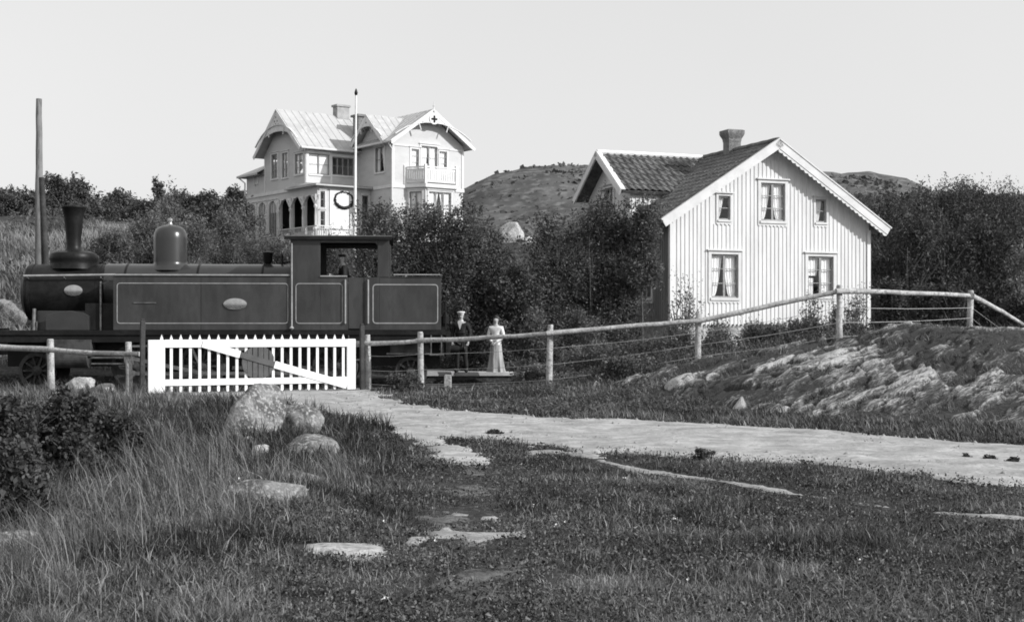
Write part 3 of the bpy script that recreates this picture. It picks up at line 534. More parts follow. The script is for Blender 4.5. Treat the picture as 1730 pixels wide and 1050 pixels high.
n = 16000; xs_ = rng.uniform(-6, 9, n); ys_ = rng.uniform(13, 36, n); cr_ = croad(xs_, ys_); ok = (cr_ > 0) & (rng.uniform(0, 1, n) < .22+.78*np.exp(-(cr_/.25)**2)); xs_ = xs_[ok]; ys_ = ys_[ok]; nb = len(xs_); bs = .008+.034*rng.uniform(0, 1, nb)**3
oc = np.array([(1, 0, 0), (-1, 0, 0), (0, 1, 0), (0, -1, 0), (0, 0, 1), (0, 0, -1)], float); C = np.stack([xs_, ys_, Hh(xs_, ys_)+.016], 1)
vs = (C[:, None]+oc[None]*bs[:, None, None]*rng.uniform(.6, 1.4, (nb, 6, 1))).reshape(-1, 3); of8 = np.array([(0, 2, 4), (2, 1, 4), (1, 3, 4), (3, 0, 4), (2, 0, 5), (1, 2, 5), (3, 1, 5), (0, 3, 5)]); fs = (np.arange(nb)[:, None, None]*6+of8[None]).reshape(-1, 3)
tag(npmesh('road_pebbles', vs, fs, 3, 'path'), 'small loose pebbles along the gravel road', 'pebbles', kind='stuff')
# ------------------------------------------------------------------ boulders
def boulder(label, x, y, sx, sy, sz, seed, m='rock', sink=.25, rz=0, name='boulder', cat='boulder', flat=0, group=None, skew=0):
    bm = bmesh.new(); bmesh.ops.create_icosphere(bm, subdivisions=5, radius=1); rd = np.random.default_rng(seed)
    co = np.array([v.co[:] for v in bm.verts]); d = co.copy(); k = 1/(np.abs(d)**3.2).sum(1)**(1/3.2); k = k*.86
    for _ in range(14):                       # planar facets cut from the ball
        nrm = rd.normal(size=3); nrm /= np.linalg.norm(nrm); t = d@nrm; c = rd.uniform(.52, .88); k = np.where(t*k > c, c/np.maximum(t, 1e-3), k)
    k = k*(1+.16*(fbm(d[:, 0]*2+7, d[:, 1]*2+d[:, 2]*1.7, seed, 4)-.5)+.07*(fbm(d[:, 0]*7+d[:, 2]*5, d[:, 1]*7-d[:, 2]*4, seed+3, 3)-.5)+.05*(fbm(d[:, 0]*19+d[:, 2]*11, d[:, 1]*19-d[:, 2]*9, seed+5, 3)-.5))
    co = d*k[:, None]; co[:, 2] = np.where(co[:, 2] > 0, co[:, 2]*(1-flat), co[:, 2]); co = co*[sx*1.2, sy*1.15, sz*1.05]; co[:, 0] += skew*co[:, 2]
    for v, c in zip(bm.verts, co): v.co = c
    me = bpy.data.meshes.new(name); bm.to_mesh(me); bm.free(); me.shade_smooth(); me.materials.append(M[m]); o = bpy.data.objects.new(name, me); COL.objects.link(o)
    o.location = (x, y, hz(x, y)+sz*sink); o.rotation_euler = (0, 0, rz); return tag(o, label, cat, group)
boulder('large lichen spotted boulder in front of the white gate', -3.62, 18.9, .46, .45, .80, 33, 'rock', .02, .3, skew=.12)
boulder('lower grassy shoulder rock beside the large boulder', -3.10, 19.5, .42, .35, .46, 5, 'rock', .0, .1)
boulder('rounded light rock right below the large boulder', -2.42, 16.0, .36, .32, .26, 7, 'rock', .0, .4)
boulder('small pointed stone with a pale tip', -2.92, 15.7, .11, .09, .15, 9, 'rockpale', .0, .9, name='stone', cat='stone', skew=.5)
boulder('tiny pale stone tucked under the large boulder', -3.43, 17.7, .07, .06, .09, 10, 'rockpale', .0, 0, name='stone', cat='stone')
boulder('long low rock with a pale back among tall grass', -2.17, 11.5, .43, .34, .22, 11, 'rock', .0, .05, flat=.1)
boulder('half hidden rock just behind the long low rock', -2.00, 13.1, .30, .26, .14, 13, 'rock', .0, .1)
boulder('flat white slab lying level in the turf', -1.20, 9.60, .46, .44, .07, 15, 'rockpale', -.1, -.35, name='stone_slab', cat='stone', flat=.3)
boulder('narrow sunken slab left of the white slab', -2.18, 9.75, .18, .22, .05, 17, 'rock', -.1, -.6, name='stone_slab', cat='stone')
boulder('small white chip of stone above the white slab', -1.36, 11.2, .12, .09, .03, 19, 'rockpale', .0, -.2, name='stone', cat='stone')
boulder('stone cut off by the left picture edge', -3.42, 9.2, .20, .28, .17, 21, 'rock', .0)
boulder('pale angular stone between the two left fence posts', -10.75, 34.0, .42, .3, .42, 23, 'rockpale', .0)
boulder('smaller pale stone beside the angular one at the left fence', -10.1, 33.9, .28, .2, .26, 25, 'rockpale', .0, .5)
boulder('pale rock showing above the hedge bushes', pl(866, 84), 84, .95, .6, ztop(372, 84)-hz(pl(866, 84), 84), 27, 'rockpale', .0, .2, skew=-.08)
boulder('lower pale rock stepping down right of the hedge rock', pl(888, 83), 83, .7, .5, ztop(393, 83)-hz(pl(888, 83), 83), 28, 'rockpale', .0, .6)
boulder('rock face behind the front of the engine', pl(22, 44), 44.5, .9, .6, .8, 29, 'rock', .0, .2)
boulder('low rock beside the rock face left of the engine', pl(45, 43), 43, .6, .5, .35, 30, 'rock', .0, .4)

# ------------------------------------------------------------------ shared building helpers
X3 = V((1, 0, 0)); Y3 = V((0, 1, 0)); Z3 = V((0, 0, 1))
def clip_poly(poly, a, b, c):     # keep a*x+b*y<=c
    out = []
    for p, q in zip(poly, poly[1:]+poly[:1]):
        fp_ = a*p[0]+b*p[1]-c; fq = a*q[0]+b*q[1]-c
        if fp_ <= 1e-9: out.append(p)
        if (fp_ < -1e-9 and fq > 1e-9) or (fp_ > 1e-9 and fq < -1e-9):
            t = fp_/(fp_-fq); out.append((p[0]+(q[0]-p[0])*t, p[1]+(q[1]-p[1])*t))
    return out
def wall(mb, poly, holes, O, A, B, Nn, depth=.14):
    """outer face with real openings and their reveals; poly must be convex"""
    O = V(O); A = V(A); B = V(B); Nn = V(Nn)
    xs = sorted({p[0] for p in poly} | {h[0] for h in holes} | {h[2] for h in holes}); zs = sorted({min(p[1] for p in poly), max(p[1] for p in poly)} | {h[1] for h in holes} | {h[3] for h in holes})
    for x0, x1 in zip(xs, xs[1:]):
        for z0, z1 in zip(zs, zs[1:]):
            if x1-x0 < 1e-6 or z1-z0 < 1e-6: continue
            mx = (x0+x1)/2; mz = (z0+z1)/2
            if any(h[0] < mx < h[2] and h[1] < mz < h[3] for h in holes): continue
            c = clip_poly(clip_poly(clip_poly(clip_poly(list(poly), 1, 0, x1), -1, 0, -x0), 0, 1, z1), 0, -1, -z0)
            if len(c) >= 3: mb.add([O+A*p[0]+B*p[1] for p in c], [tuple(range(len(c)))])
    for x0, z0, x1, z1 in holes:
        q = [(x0, z0), (x1, z0), (x1, z1), (x0, z1)]
        for p, r in zip(q, q[1:]+q[:1]):
            P0 = O+A*p[0]+B*p[1]; P1 = O+A*r[0]+B*r[1]; mb.add([P0, P1, P1-Nn*depth, P0-Nn*depth], [(0, 1, 2, 3)])
def bx(mb, O, A, B, Nn, a0, a1, b0, b1, n0, n1):
    O = V(O); A = V(A); B = V(B); Nn = V(Nn); vs = [O+A*a+B*b+Nn*n for n in (n0, n1) for a, b in ((a0, b0), (a1, b0), (a1, b1), (a0, b1))]
    mb.add(vs, [(0, 3, 2, 1), (4, 5, 6, 7), (0, 1, 5, 4), (1, 2, 6, 5), (2, 3, 7, 6), (3, 0, 4, 7)])
def scallop(mb, O, A, B, Nn, a0, a1, b, dep, amp, n0, n1, step):
    k = max(2, int(round((a1-a0)/step))); pts = [(a0, b), (a0, b-dep)]
    for i in range(k):
        for j in range(1, 7):
            t = j/6; pts.append((a0+(a1-a0)*(i+t)/k, b-dep-amp*math.sin(math.pi*t)))
    pts.append((a1, b)); mb.prism(pts, V(O)+V(Nn)*n0, A, B, Nn, n1-n0)
def window(parent, O, A, B, Nn, a0, b0, a1, b1, mull=1, munt=2, trim='trim', sash='sash', tw=.10, curtains=None, scal=False, proud=.035, blind=False, name='window', label=None):
    mb = MB()
    bx(mb, O, A, B, Nn, a0-tw, a0, b0-tw*.8, b1+tw, 0, proud); bx(mb, O, A, B, Nn, a1, a1+tw, b0-tw*.8, b1+tw, 0, proud)
    bx(mb, O, A, B, Nn, a0, a1, b1, b1+tw, 0, proud-.002); bx(mb, O, A, B, Nn, a0-tw*.35, a1+tw*.35, b0-tw*.8, b0, .001, proud+.035)
    bx(mb, O, A, B, Nn, a0-tw*1.5, a1+tw*1.5, b1+tw+.001, b1+tw+.045, 0, proud+.06)
    if scal: scallop(mb, O, A, B, Nn, a0-tw, a1+tw, b0-tw*.8-.001, .06, .05, .0, proud-.004, .15)
    w = mb.build(name, trim, parent)
    if label: w['label'] = label
    sb = MB(); f = .055
    bx(sb, O, A, B, Nn, a0, a0+f, b0, b1, -.07, -.03); bx(sb, O, A, B, Nn, a1-f, a1, b0, b1, -.07, -.03)
    bx(sb, O, A, B, Nn, a0+f, a1-f, b0, b0+f, -.07, -.031); bx(sb, O, A, B, Nn, a0+f, a1-f, b1-f, b1, -.07, -.031)
    for k in range(mull): c = a0+(a1-a0)*(k+1)/(mull+1); bx(sb, O, A, B, Nn, c-.04, c+.04, b0+f, b1-f, -.069, -.028)
    for k in range(munt): c = b0+(b1-b0)*(k+1)/(munt+1); bx(sb, O, A, B, Nn, a0+f, a1-f, c-.014, c+.014, -.066, -.036)
    sb.build('sash', sash, w)
    g = MB(); g.add([V(O)+V(A)*a+V(B)*b-V(Nn)*.055 for a, b in ((a0+.02, b0+.02), (a1-.02, b0+.02), (a1-.02, b1-.02), (a0+.02, b1-.02))], [(0, 1, 2, 3)]); g.build('pane', 'glass', w)
    if curtains:
        for (t0, t1, u0, u1, zb, zt) in curtains:      # fractions: outer edge t0, inner edge top t1 -> bottom u1
            c = MB(); nx_, nz_ = 22, 14; W = a1-a0; Hq = b1-b0
            for j in range(nz_+1):
                tz = j/nz_; e0 = u0+(t0-u0)*tz; s_ = tz**.6 if tz > 0 else 0; e1 = u1+(t1-u1)*s_
                for i in range(nx_+1):
                    ti = i/nx_; aa = a0+W*(e0+(e1-e0)*ti); bb = b0+Hq*(zb+(zt-zb)*tz); c.v.append(tuple(V(O)+V(A)*aa+V(B)*bb-V(Nn)*(.15+.018*math.sin(ti*math.pi*7+tz*1.3))))
            for j in range(nz_):
                for i in range(nx_): q = j*(nx_+1)+i; c.f.append((q, q+1, q+nx_+2, q+nx_+1))
            c.build('curtain', 'curtain', w, True)
    if blind == 'top':
        c = MB(); bx(c, O, A, B, Nn, a0+.03, a1-.03, b0+(b1-b0)*.68, b1-.03, -.14, -.13); c.build('blind', 'curtain', w); c = MB(); bx(c, O, A, B, Nn, a0+.03, a1-.03, b0+.04, b0+(b1-b0)*.67, -.14, -.13); c.build('lower_backing', 'sash', w)  # grey board behind the lower panes sets their mid-grey tone
    elif blind:
        c = MB(); bx(c, O, A, B, Nn, a0+.03, a1-.03, b0+.04, b1-.03, -.14, -.13); c.build('blind', 'curtain', w)
    return w
DR = [(.02, .47, .02, .20, .03, .96), (.98, .53, .98, .74, .03, .96)]
def tiles(O, A, B, Nn, w, l, name, m, parent, pitch=.24, course=.33, amp=.035, step=.03, sx=8):
    nx_ = int(w/pitch*sx); rows = []; k = int(l/course)+1
    for c in range(k):
        t0 = c*course; t1 = min(l, (c+1)*course)
        if t1-t0 < .02: continue
        rows += [(t0+.001, 1.), (t0+(t1-t0)*.5, .5), (t1-.001, .0)]
    vs = []; O = V(O); A = V(A); B = V(B); Nn = V(Nn); rd = random.Random(4)
    jit = {}
    for ri, (t, lift) in enumerate(rows):
        for i in range(nx_+1):
            a = w*i/nx_; ph = 2*math.pi*a/pitch; cell = (int(a/pitch), ri//3)
            j = jit.setdefault(cell, rd.uniform(-.006, .008)); zz = amp*(.5+.5*math.sin(ph)+.18*math.sin(2*ph))+step*lift+j
            vs.append(O+A*a+B*(t+j)+Nn*zz)
    mb = MB(); mb.v = [tuple(v) for v in vs]
    for r in range(len(rows)-1):
        for i in range(nx_): q = r*(nx_+1)+i; mb.f.append((q, q+1, q+nx_+2, q+nx_+1))
    return mb.build(name, m, parent, True)

# ------------------------------------------------------------------ cottage
cot = thing('cottage', 'white board and batten cottage with tiled roof and scalloped bargeboards', 'house', ((1133-865)/2300*45, 45, .8), R(21.4))
Wd = 7.85; Dp = 9.5; RZ = 7.13; sl = .637; RX = 3.9
def rz_(x): return RZ-sl*abs(x-RX)
gp = [(0, .95), (Wd, .95), (Wd, rz_(Wd)-.13), (RX, RZ-.13), (0, rz_(0)-.13)]
GH = [(1.52, 1.84, 2.56, 3.30), (5.32, 1.92, 6.36, 3.30), (1.79, 4.45, 2.25, 5.26), (5.63, 4.47, 6.07, 5.27), (3.44, 4.47, 4.40, 5.76)]
FO = (0, 0, 0); FN = (0, -1, 0)
mb = MB(); wall(mb, gp, GH, FO, X3, Z3, FN)
mb.add([(Wd, 0, .95), (Wd, Dp, .95), (Wd, Dp, rz_(Wd)-.13), (Wd, 0, rz_(Wd)-.13)], [(0, 1, 2, 3)]); mb.prism(gp, (0, Dp, 0), X3, Z3, Y3, .02)
mb.add([(0, 0, .95), (Wd, 0, .95), (Wd, Dp, .95), (0, Dp, .95)], [(0, 1, 2, 3)])
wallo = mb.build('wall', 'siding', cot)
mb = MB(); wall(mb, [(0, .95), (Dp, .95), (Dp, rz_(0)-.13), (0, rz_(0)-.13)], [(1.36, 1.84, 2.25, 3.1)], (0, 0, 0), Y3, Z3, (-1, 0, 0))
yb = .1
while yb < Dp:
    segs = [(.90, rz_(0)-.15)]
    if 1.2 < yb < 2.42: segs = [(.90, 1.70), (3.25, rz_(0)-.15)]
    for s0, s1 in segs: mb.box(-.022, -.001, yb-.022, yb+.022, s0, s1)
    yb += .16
swl = mb.build('wall', 'sidewall', cot); swl['label'] = 'darker toned side wall left of the gable front'
bt = MB(); k = 0; xb = .10
while xb < Wd-.05:
    zt = rz_(xb)-.16; segs = [(.95-.05, zt)]
    for (a0, b0, a1, b1) in GH:
        if a0-.15 < xb < a1+.15:
            ns = []
            for s0, s1 in segs:
                if b0-.14 > s0: ns.append((s0, min(s1, b0-.14)))
                if b1+.15 < s1: ns.append((max(s0, b1+.15), s1))
            segs = ns
    for s0, s1 in segs:
        if s1-s0 > .05: bt.box(xb-.026, xb+.026, -.020, -.001, s0, s1)
    xb += random.Random(int(xb*1000)).uniform(.146, .168)
bt.build('batten_siding', 'siding', cot)
cb = MB(); cb.box(-.045, .10, -.045, -.0345, .86, rz_(0)-.36); cb.box(-.045, -.0305, -.0345, .10, .86, rz_(0)-.36); cb.box(Wd-.1, Wd+.04, -.045, -.0345, .86, rz_(Wd)-.36); cb.build('corner_board', 'white', cot)
fb = MB(); fb.box(.06, 3.7, .06, Dp-.06, -.8, .949); fb.box(4.45, Wd-.06, .06, Dp-.06, -.8, .949); fb.box(3.69, 4.46, .5, Dp-.07, -.8, .948); fb.build('foundation', 'found', cot)
cols = {0: DR, 1: [(.02, .48, .02, .42, .52, .96), (.02, .30, .02, .30, .03, .46), (.98, .52, .98, .55, .03, .96)], 2: [(.04, .62, .04, .15, .03, .97)], 3: [(.04, .75, .04, .45, .03, .97)], 4: DR}
for i, h in enumerate(GH): window(cot, FO, X3, Z3, FN, *h, mull=1 if i in (0, 1, 4) else 0, munt=2 if i in (0, 1, 4) else 1, curtains=cols[i], scal=True, tw=.11 if i in (0, 1, 4) else .08)
window(cot, (0, 0, 0), Y3, Z3, (-1, 0, 0), 1.36, 1.84, 2.25, 3.1, mull=1, munt=2, scal=True)
# roof slabs
def slab(mb, p, q, y0, y1, th):   # rake line p->q in (x,z), extruded along y
    d = V((q[0]-p[0], 0, q[1]-p[1])).normalized(); n = V((-d.z, 0, d.x)); n = n if n.z > 0 else -n
    vs = [V((a[0], yy, a[1]))+n*o for yy in (y0, y1) for a, o in ((p, 0), (q, 0), (q, -th), (p, -th))]
    mb.add(vs, [(0, 3, 2, 1), (4, 5, 6, 7), (0, 1, 5, 4), (1, 2, 6, 5), (2, 3, 7, 6), (3, 0, 4, 7)])
OH = .44
eL = (-.50, rz_(-.50)); eR = (8.36, rz_(8.36))
rf = MB(); slab(rf, eL, (RX, RZ), -.40, Dp+.5, .10); slab(rf, (RX, RZ), eR, -.40, Dp+.5, .10); roof = rf.build('roof', 'tile2', cot)
bl = (V((RX, 0, RZ))-V((eL[0], 0, eL[1]))); Ls = bl.length; bl.normalize(); nl = V((-bl.z, 0, bl.x))
tiles(V((eL[0], -.36, eL[1]))+nl*.012, Y3, bl, nl, Dp+.85, Ls-.02, 'tiles', 'tile2', roof, pitch=.24, amp=.03, step=.022, sx=6)
br = (V((RX, 0, RZ))-V((eR[0], 0, eR[1]))); br.normalize(); nr = V((br.z, 0, -br.x)); tiles(V((eR[0], -.36, eR[1]))+nr*.012, Y3, br, nr, Dp+.85, Ls-.02, 'tiles', 'tile2', roof, pitch=.24, amp=.03, step=.022, sx=4)
rc = MB(); rc.tube([(RX, -.4+i*(Dp+.9)/30, RZ+.045+.012*(i % 2)) for i in range(31)], .10, 8); rc.build('ridge_tile', 'tile2', roof, True)
# bargeboards: left plain, right scalloped
for sgn, e in ((-1, eL), (1, eR)):
    d = V((RX-e[0], 0, RZ-e[1])); ln = d.length; d.normalize(); n = V((-d.z, 0, d.x)) if sgn < 0 else V((d.z, 0, -d.x))
    bb = MB(); O = V((e[0], -.44, e[1]))+n*.05
    bx(bb, O, d, n, FN, -.04, ln+.06, -.26, 0, -.03, .03); bx(bb, O, d, n, FN, -.06, ln+.075, .001, .045, -.09, .055)
    if sgn > 0: scallop(bb, O, d, n, FN, -.04, ln-.12, -.2805, .03, .055, -.02, .012, .20)
    bb.build('bargeboard', 'trim', cot)
    so = MB(); bx(so, V((e[0], 0, e[1]))-n*.115, d, n, FN, .02, ln-.02, 0, .012, -.0, .405); so.build('soffit', 'white', cot)
# cross gable
wy0, wy1, wcy, wz, ez = 2.70, 6.66, 4.68, 7.12, 5.60; sw = (wz-ez)/(wcy-wy0)
wg = thing  # keep name short below
def wz_(y): return wz-sw*abs(y-wcy)
gw = [(2.98, rz_(0)-.36), (6.38, rz_(0)-.36), (6.38, wz_(6.38)-.14), (wcy, wz-.14), (2.98, wz_(2.98)-.14)]
mb = MB(); wall(mb, gw, [(4.3, 4.9, 5.06, 5.9)], (-.012, 0, 0), Y3, Z3, (-1, 0, 0)); mb.box(-.011, 3.0, 2.98, 3.08, 4.2, wz_(2.98)-.142); mb.box(-.011, 3.0, 6.28, 6.38, 4.2, wz_(2.98)-.142)
for i in range(10): mb.box(.05+i*.16, .09+i*.16, 2.955, 2.9795, 4.2, wz_(2.98)-.15)
dg = mb.build('dormer', 'siding', cot)
window(cot, (-.012, 0, 0), Y3, Z3, (-1, 0, 0), 4.3, 4.9, 5.06, 5.9, mull=1, munt=1)
rf = MB()
for s, ye in ((1, wy0), (-1, wy1)):
    d = V((0, wcy-ye, wz-ez)).normalized(); n = V((0, -d.z*s, abs(d.y))); L_ = V((0, wcy-ye, wz-ez)).length
    bx(rf, V((-.50, ye, ez)), X3, d, n, 0, 4.3, 0, L_, -.10, 0)
wr_ = rf.build('dormer_roof', 'tile', cot)
for s, ye in ((1, wy0), (-1, wy1)):
    d = V((0, wcy-ye, wz-ez)).normalized(); n = V((0, -d.z*s, abs(d.y))); L_ = V((0, wcy-ye, wz-ez)).length
    tiles(V((-.42, ye, ez))+n*.008, X3, d, n, 4.2, L_-.01, 'tiles', 'tile', wr_, pitch=.27, course=.36, amp=.055, step=.04)
    bb = MB(); bx(bb, V((-.54, ye, ez))+n*.06, d, n, (-1, 0, 0), -.04, L_+.05, -.20, 0, -.03, .03); bx(bb, V((-.50, ye, ez))+n*.061, d, n, (-1, 0, 0), -.04, L_+.05, -.0, .035, -.14, .05); bb.build('bargeboard', 'white', cot)
rc = MB(); rc.tube([(-.5+i*4.4/16, wcy, wz+.05+.012*(i % 2)) for i in range(17)], .095, 8); rc.build('ridge_tile', 'white', wr_, True)
# chimney
ch = MB(); ch.box(RX-.24, RX+.24, 2.45, 2.88, 6.6, 7.56)
def ring(mb, x0, x1, y0, y1, z): mb.v += [(x0, y0, z), (x1, y0, z), (x1, y1, z), (x0, y1, z)]
b0 = len(ch.v)
for e, z in ((.01, 7.50), (.02, 7.60), (.08, 7.72), (.10, 7.78), (.10, 7.90), (.05, 7.92)): ring(ch, RX-.24-e, RX+.24+e, 2.45-e, 2.88+e, z)
for i in range(5):
    for k in range(4): ch.f.append((b0+i*4+k, b0+i*4+(k+1) % 4, b0+(i+1)*4+(k+1) % 4, b0+(i+1)*4+k))
ch.f.append((b0+20, b0+21, b0+22, b0+23)); ch.build('chimney', 'brick', cot)

# ------------------------------------------------------------------ villa
vl = thing('villa', 'large pale ornate wooden villa with gables, balcony and arched porch', 'house', ((663-865)/2300*85, 85, 7.0), R(37))
vN = (0, -1, 0); vW = (-1, 0, 0)
mb = MB()
fh = [(1.40, 4.72, 1.96, 5.94), (2.14, 4.0, 3.36, 6.2), (3.52, 4.82, 4.10, 5.95)]
wall(mb, [(0, -.9), (5.36, -.9), (5.36, 6.35), (2.68, 8.35), (0, 6.35)], fh, (0, 0, 0), X3, Z3, vN)
wall(mb, [(0, -.9), (9, -.9), (9, 6.3), (0, 6.3)], [(.95, 4.5, 2.05, 6.1), (2.9, 1.5, 3.6, 3.2)], (0, 0, 0), Y3, Z3, vW)
mb.add([(5.36, 0, -.9), (5.36, 9, -.9), (5.36, 9, 6.35), (5.36, 0, 6.35)], [(0, 1, 2, 3)]); mb.prism([(0, -.9), (5.36, -.9), (5.36, 6.35), (2.68, 8.35), (0, 6.35)], (0, 9, 0), X3, Z3, Y3, .02)
# left block
lfh = [(-3.60, 4.40, -2.12, 5.72), (-1.92, 4.45, -.32, 5.62)]
wall(mb, [(-3.8, 3.5), (0, 3.5), (0, 6.2), (-3.8, 6.2)], lfh, (0, 4.2, 0), X3, Z3, vN)
lwh = [(4.55, 4.45, 5.65, 5.75), (6.62, 4.4, 7.42, 6.0), (8.05, 4.45, 8.9, 6.05)]
wall(mb, [(4.2, 3.5), (9.9, 3.5), (9.9, 6.1), (7.05, 8.6), (4.2, 6.1)], lwh, (-3.8, 0, 0), Y3, Z3, vW)
mb.box(-3.79, 0, 9.89, 12.57, 3.5, 5.1)
wall(mb, [(9.9, 3.5), (12.58, 3.5), (12.58, 5.1), (9.9, 5.1)], [(10.9, 4.35, 11.4, 4.95)], (-3.805, 0, 0), Y3, Z3, vW)
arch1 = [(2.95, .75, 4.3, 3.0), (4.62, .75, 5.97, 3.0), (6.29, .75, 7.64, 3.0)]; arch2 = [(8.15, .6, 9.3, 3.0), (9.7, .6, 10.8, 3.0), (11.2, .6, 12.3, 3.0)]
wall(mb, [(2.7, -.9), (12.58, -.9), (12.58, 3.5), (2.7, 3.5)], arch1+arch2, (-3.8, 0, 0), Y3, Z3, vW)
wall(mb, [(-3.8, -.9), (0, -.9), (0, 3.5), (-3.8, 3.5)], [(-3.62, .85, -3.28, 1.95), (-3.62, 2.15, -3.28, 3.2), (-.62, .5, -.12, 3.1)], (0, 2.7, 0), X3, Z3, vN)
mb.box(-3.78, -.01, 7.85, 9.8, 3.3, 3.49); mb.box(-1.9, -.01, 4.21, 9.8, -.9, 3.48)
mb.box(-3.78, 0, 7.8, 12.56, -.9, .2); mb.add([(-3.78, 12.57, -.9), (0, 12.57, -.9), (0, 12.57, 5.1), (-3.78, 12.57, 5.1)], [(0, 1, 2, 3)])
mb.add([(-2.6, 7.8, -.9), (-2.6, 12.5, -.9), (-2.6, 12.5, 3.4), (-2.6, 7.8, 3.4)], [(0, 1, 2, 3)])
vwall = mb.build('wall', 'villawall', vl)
# spandrels turning the openings into arches
sp = MB()
def arched(mb, a0, a1, zt, O, A, Nn, r=None, n0=-.12, n1=.03):
    r = (a1-a0)/2; c = (a0+a1)/2
    for s in (-1, 1):
        pts = [(c+s*r, zt), (c, zt)]+[(c+s*r*math.sin(t*math.pi/16), zt-r*.0-(r*.75)*(1-math.cos(t*math.pi/16))) for t in range(1, 9)]
        if s > 0: pts = pts[::-1]
        mb.prism(pts, V(O)+V(Nn)*n0, A, Z3, Nn, n1-n0)
for a0, _, a1, zt in arch1+arch2: arched(sp, a0, a1, zt, (-3.8, 0, 0), Y3, vW)
sp.build('arch_moulding', 'villatrim', vl)
pc = MB()
for yy in (2.83, 4.46, 6.13, 7.78):
    pc.lathe([(.11, .75), (.11, .95), (.07, 1.0), (.085, 1.6), (.06, 2.1), (.12, 2.2), (.12, 2.3), (.07, 2.35), (.07, 3.0)], (-3.86, yy, 0), 'z', 10)
    for s in (-1, 1): pc.beam((-3.88, yy, 2.35), (-3.88, yy+s*.5, 2.95), .06, .10, (1, 0, 0))
pc.build('porch_column', 'villatrim', vl, True)
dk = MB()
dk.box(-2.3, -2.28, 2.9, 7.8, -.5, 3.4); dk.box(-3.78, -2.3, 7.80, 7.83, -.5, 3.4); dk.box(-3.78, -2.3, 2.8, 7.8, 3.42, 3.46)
dk.build('porch_shade_panel', 'dark', vl)  # near-black panels stand in for the shade inside the porch
# windows
for k, h in enumerate(fh): window(vl, (0, 0, 0), X3, Z3, vN, *h, mull=1 if k == 1 else 0, munt=2, tw=.12, trim='villatrim', curtains=DR if k == 1 else [(.05, .9, .05, .8, .02, .98)])
window(vl, (0, 0, 0), Y3, Z3, vW, .95, 4.5, 2.05, 6.1, mull=1, munt=1, tw=.12, trim='villatrim', curtains=DR)
window(vl, (0, 0, 0), Y3, Z3, vW, 2.9, 1.5, 3.6, 3.2, mull=0, munt=2, tw=.12, trim='villatrim')
window(vl, (0, 4.2, 0), X3, Z3, vN, *lfh[0], mull=1, munt=1, tw=.12, trim='villatrim', blind=True)
window(vl, (0, 4.2, 0), X3, Z3, vN, *lfh[1], mull=3, munt=1, tw=.12, trim='villatrim')
for k, h in enumerate(lwh): window(vl, (-3.8, 0, 0), Y3, Z3, vW, *h, mull=1, munt=2, tw=.12, trim='villatrim', curtains=DR if k != 2 else None)
window(vl, (-3.805, 0, 0), Y3, Z3, vW, 10.9, 4.35, 11.4, 4.95, mull=1, munt=0, tw=.08, trim='villatrim')
for h in arch2: window(vl, (-3.8, 0, 0), Y3, Z3, vW, h[0], h[1], h[2], h[3], mull=2, munt=1, tw=.09, trim='villatrim', blind='top')
for h in [(-3.62, .85, -3.28, 1.95), (-3.62, 2.15, -3.28, 3.2), (-.62, .5, -.12, 3.1)]: window(vl, (0, 2.7, 0), X3, Z3, vN, *h, mull=0, munt=1, tw=.07, trim='villatrim')
# white panel with garland
pn = MB(); bx(pn, (0, 2.7, 0), X3, Z3, vN, -2.95, -1.0, .3, 3.35, 0, .06); pn.build('white_panel', 'white', vl)
gl = MB(); rd = random.Random(3)
pts = []
for i in range(33):
    t = math.pi*(.5+2*i/32)+.2; dx = math.cos(t)*.66; dz = math.sin(t)*.50; pts.append((-1.95+dx, 2.60, 2.72+dz))
gl.tube(pts, [.018+.085*((1-math.sin(math.pi*(.5+2*i/32)+.2))*.5)**.8*rd.uniform(.7, 1.2) for i in range(33)], 7)
for i in range(240):
    k = rd.randrange(33); p = V(pts[k])+V((rd.gauss(0, .03+.03*(pts[k][2] < 2.7)), rd.uniform(-.06, .02), rd.gauss(0, .03+.03*(pts[k][2] < 2.7)))); a = V((rd.gauss(0, 1), rd.gauss(0, .5), rd.gauss(0, 1))).normalized()*.06; b = V((a.z, 0, -a.x))*.5; gl.add([p-a, p+b, p+a, p-b], [(0, 1, 2, 3)])
tag(gl.build('garland', 'leafdark', None), 'dark leafy garland ring hanging on the white porch panel', 'garland'); gob = bpy.data.objects['garland']; gob.matrix_world = Matrix.Translation(vl.location) @ Matrix.Rotation(R(37), 4, 'Z')
# bands and trims
def band(z0, z1, o, segs):
    for (O, A, Nn, a0, a1) in segs: tr = MB(); bx(tr, O, A, Z3, Nn, a0, a1, z0, z1, 0.001, o); tr.build('moulding', 'villatrim', vl)
band(3.42, 3.62, .07, [((0, 0, 0), X3, vN, 0, 5.43), ((0, 0, 0), Y3, vW, -.07, 2.2), ((-3.8, 0, 0), Y3, vW, 3.4, 12.6)])
band(6.05, 6.15, .05, [((0, 0, 0), X3, vN, 0, 1.2), ((0, 0, 0), X3, vN, 4.3, 5.41)])
for (O, A, Nn, a) in (((0, 0, 0), X3, vN, -.03), ((0, 0, 0), X3, vN, 5.26), ((-3.8, 0, 0), Y3, vW, 4.2), ((-3.8, 0, 0), Y3, vW, 9.75), ((0, 4.2, 0), X3, vN, -3.8), ((0, 4.2, 0), X3, vN, -2.06)):
    tr = MB(); bx(tr, O, A, Z3, Nn, a, a+.14, 3.63, 6.04, 0.002, .045); tr.build('corner_board', 'villatrim', vl)
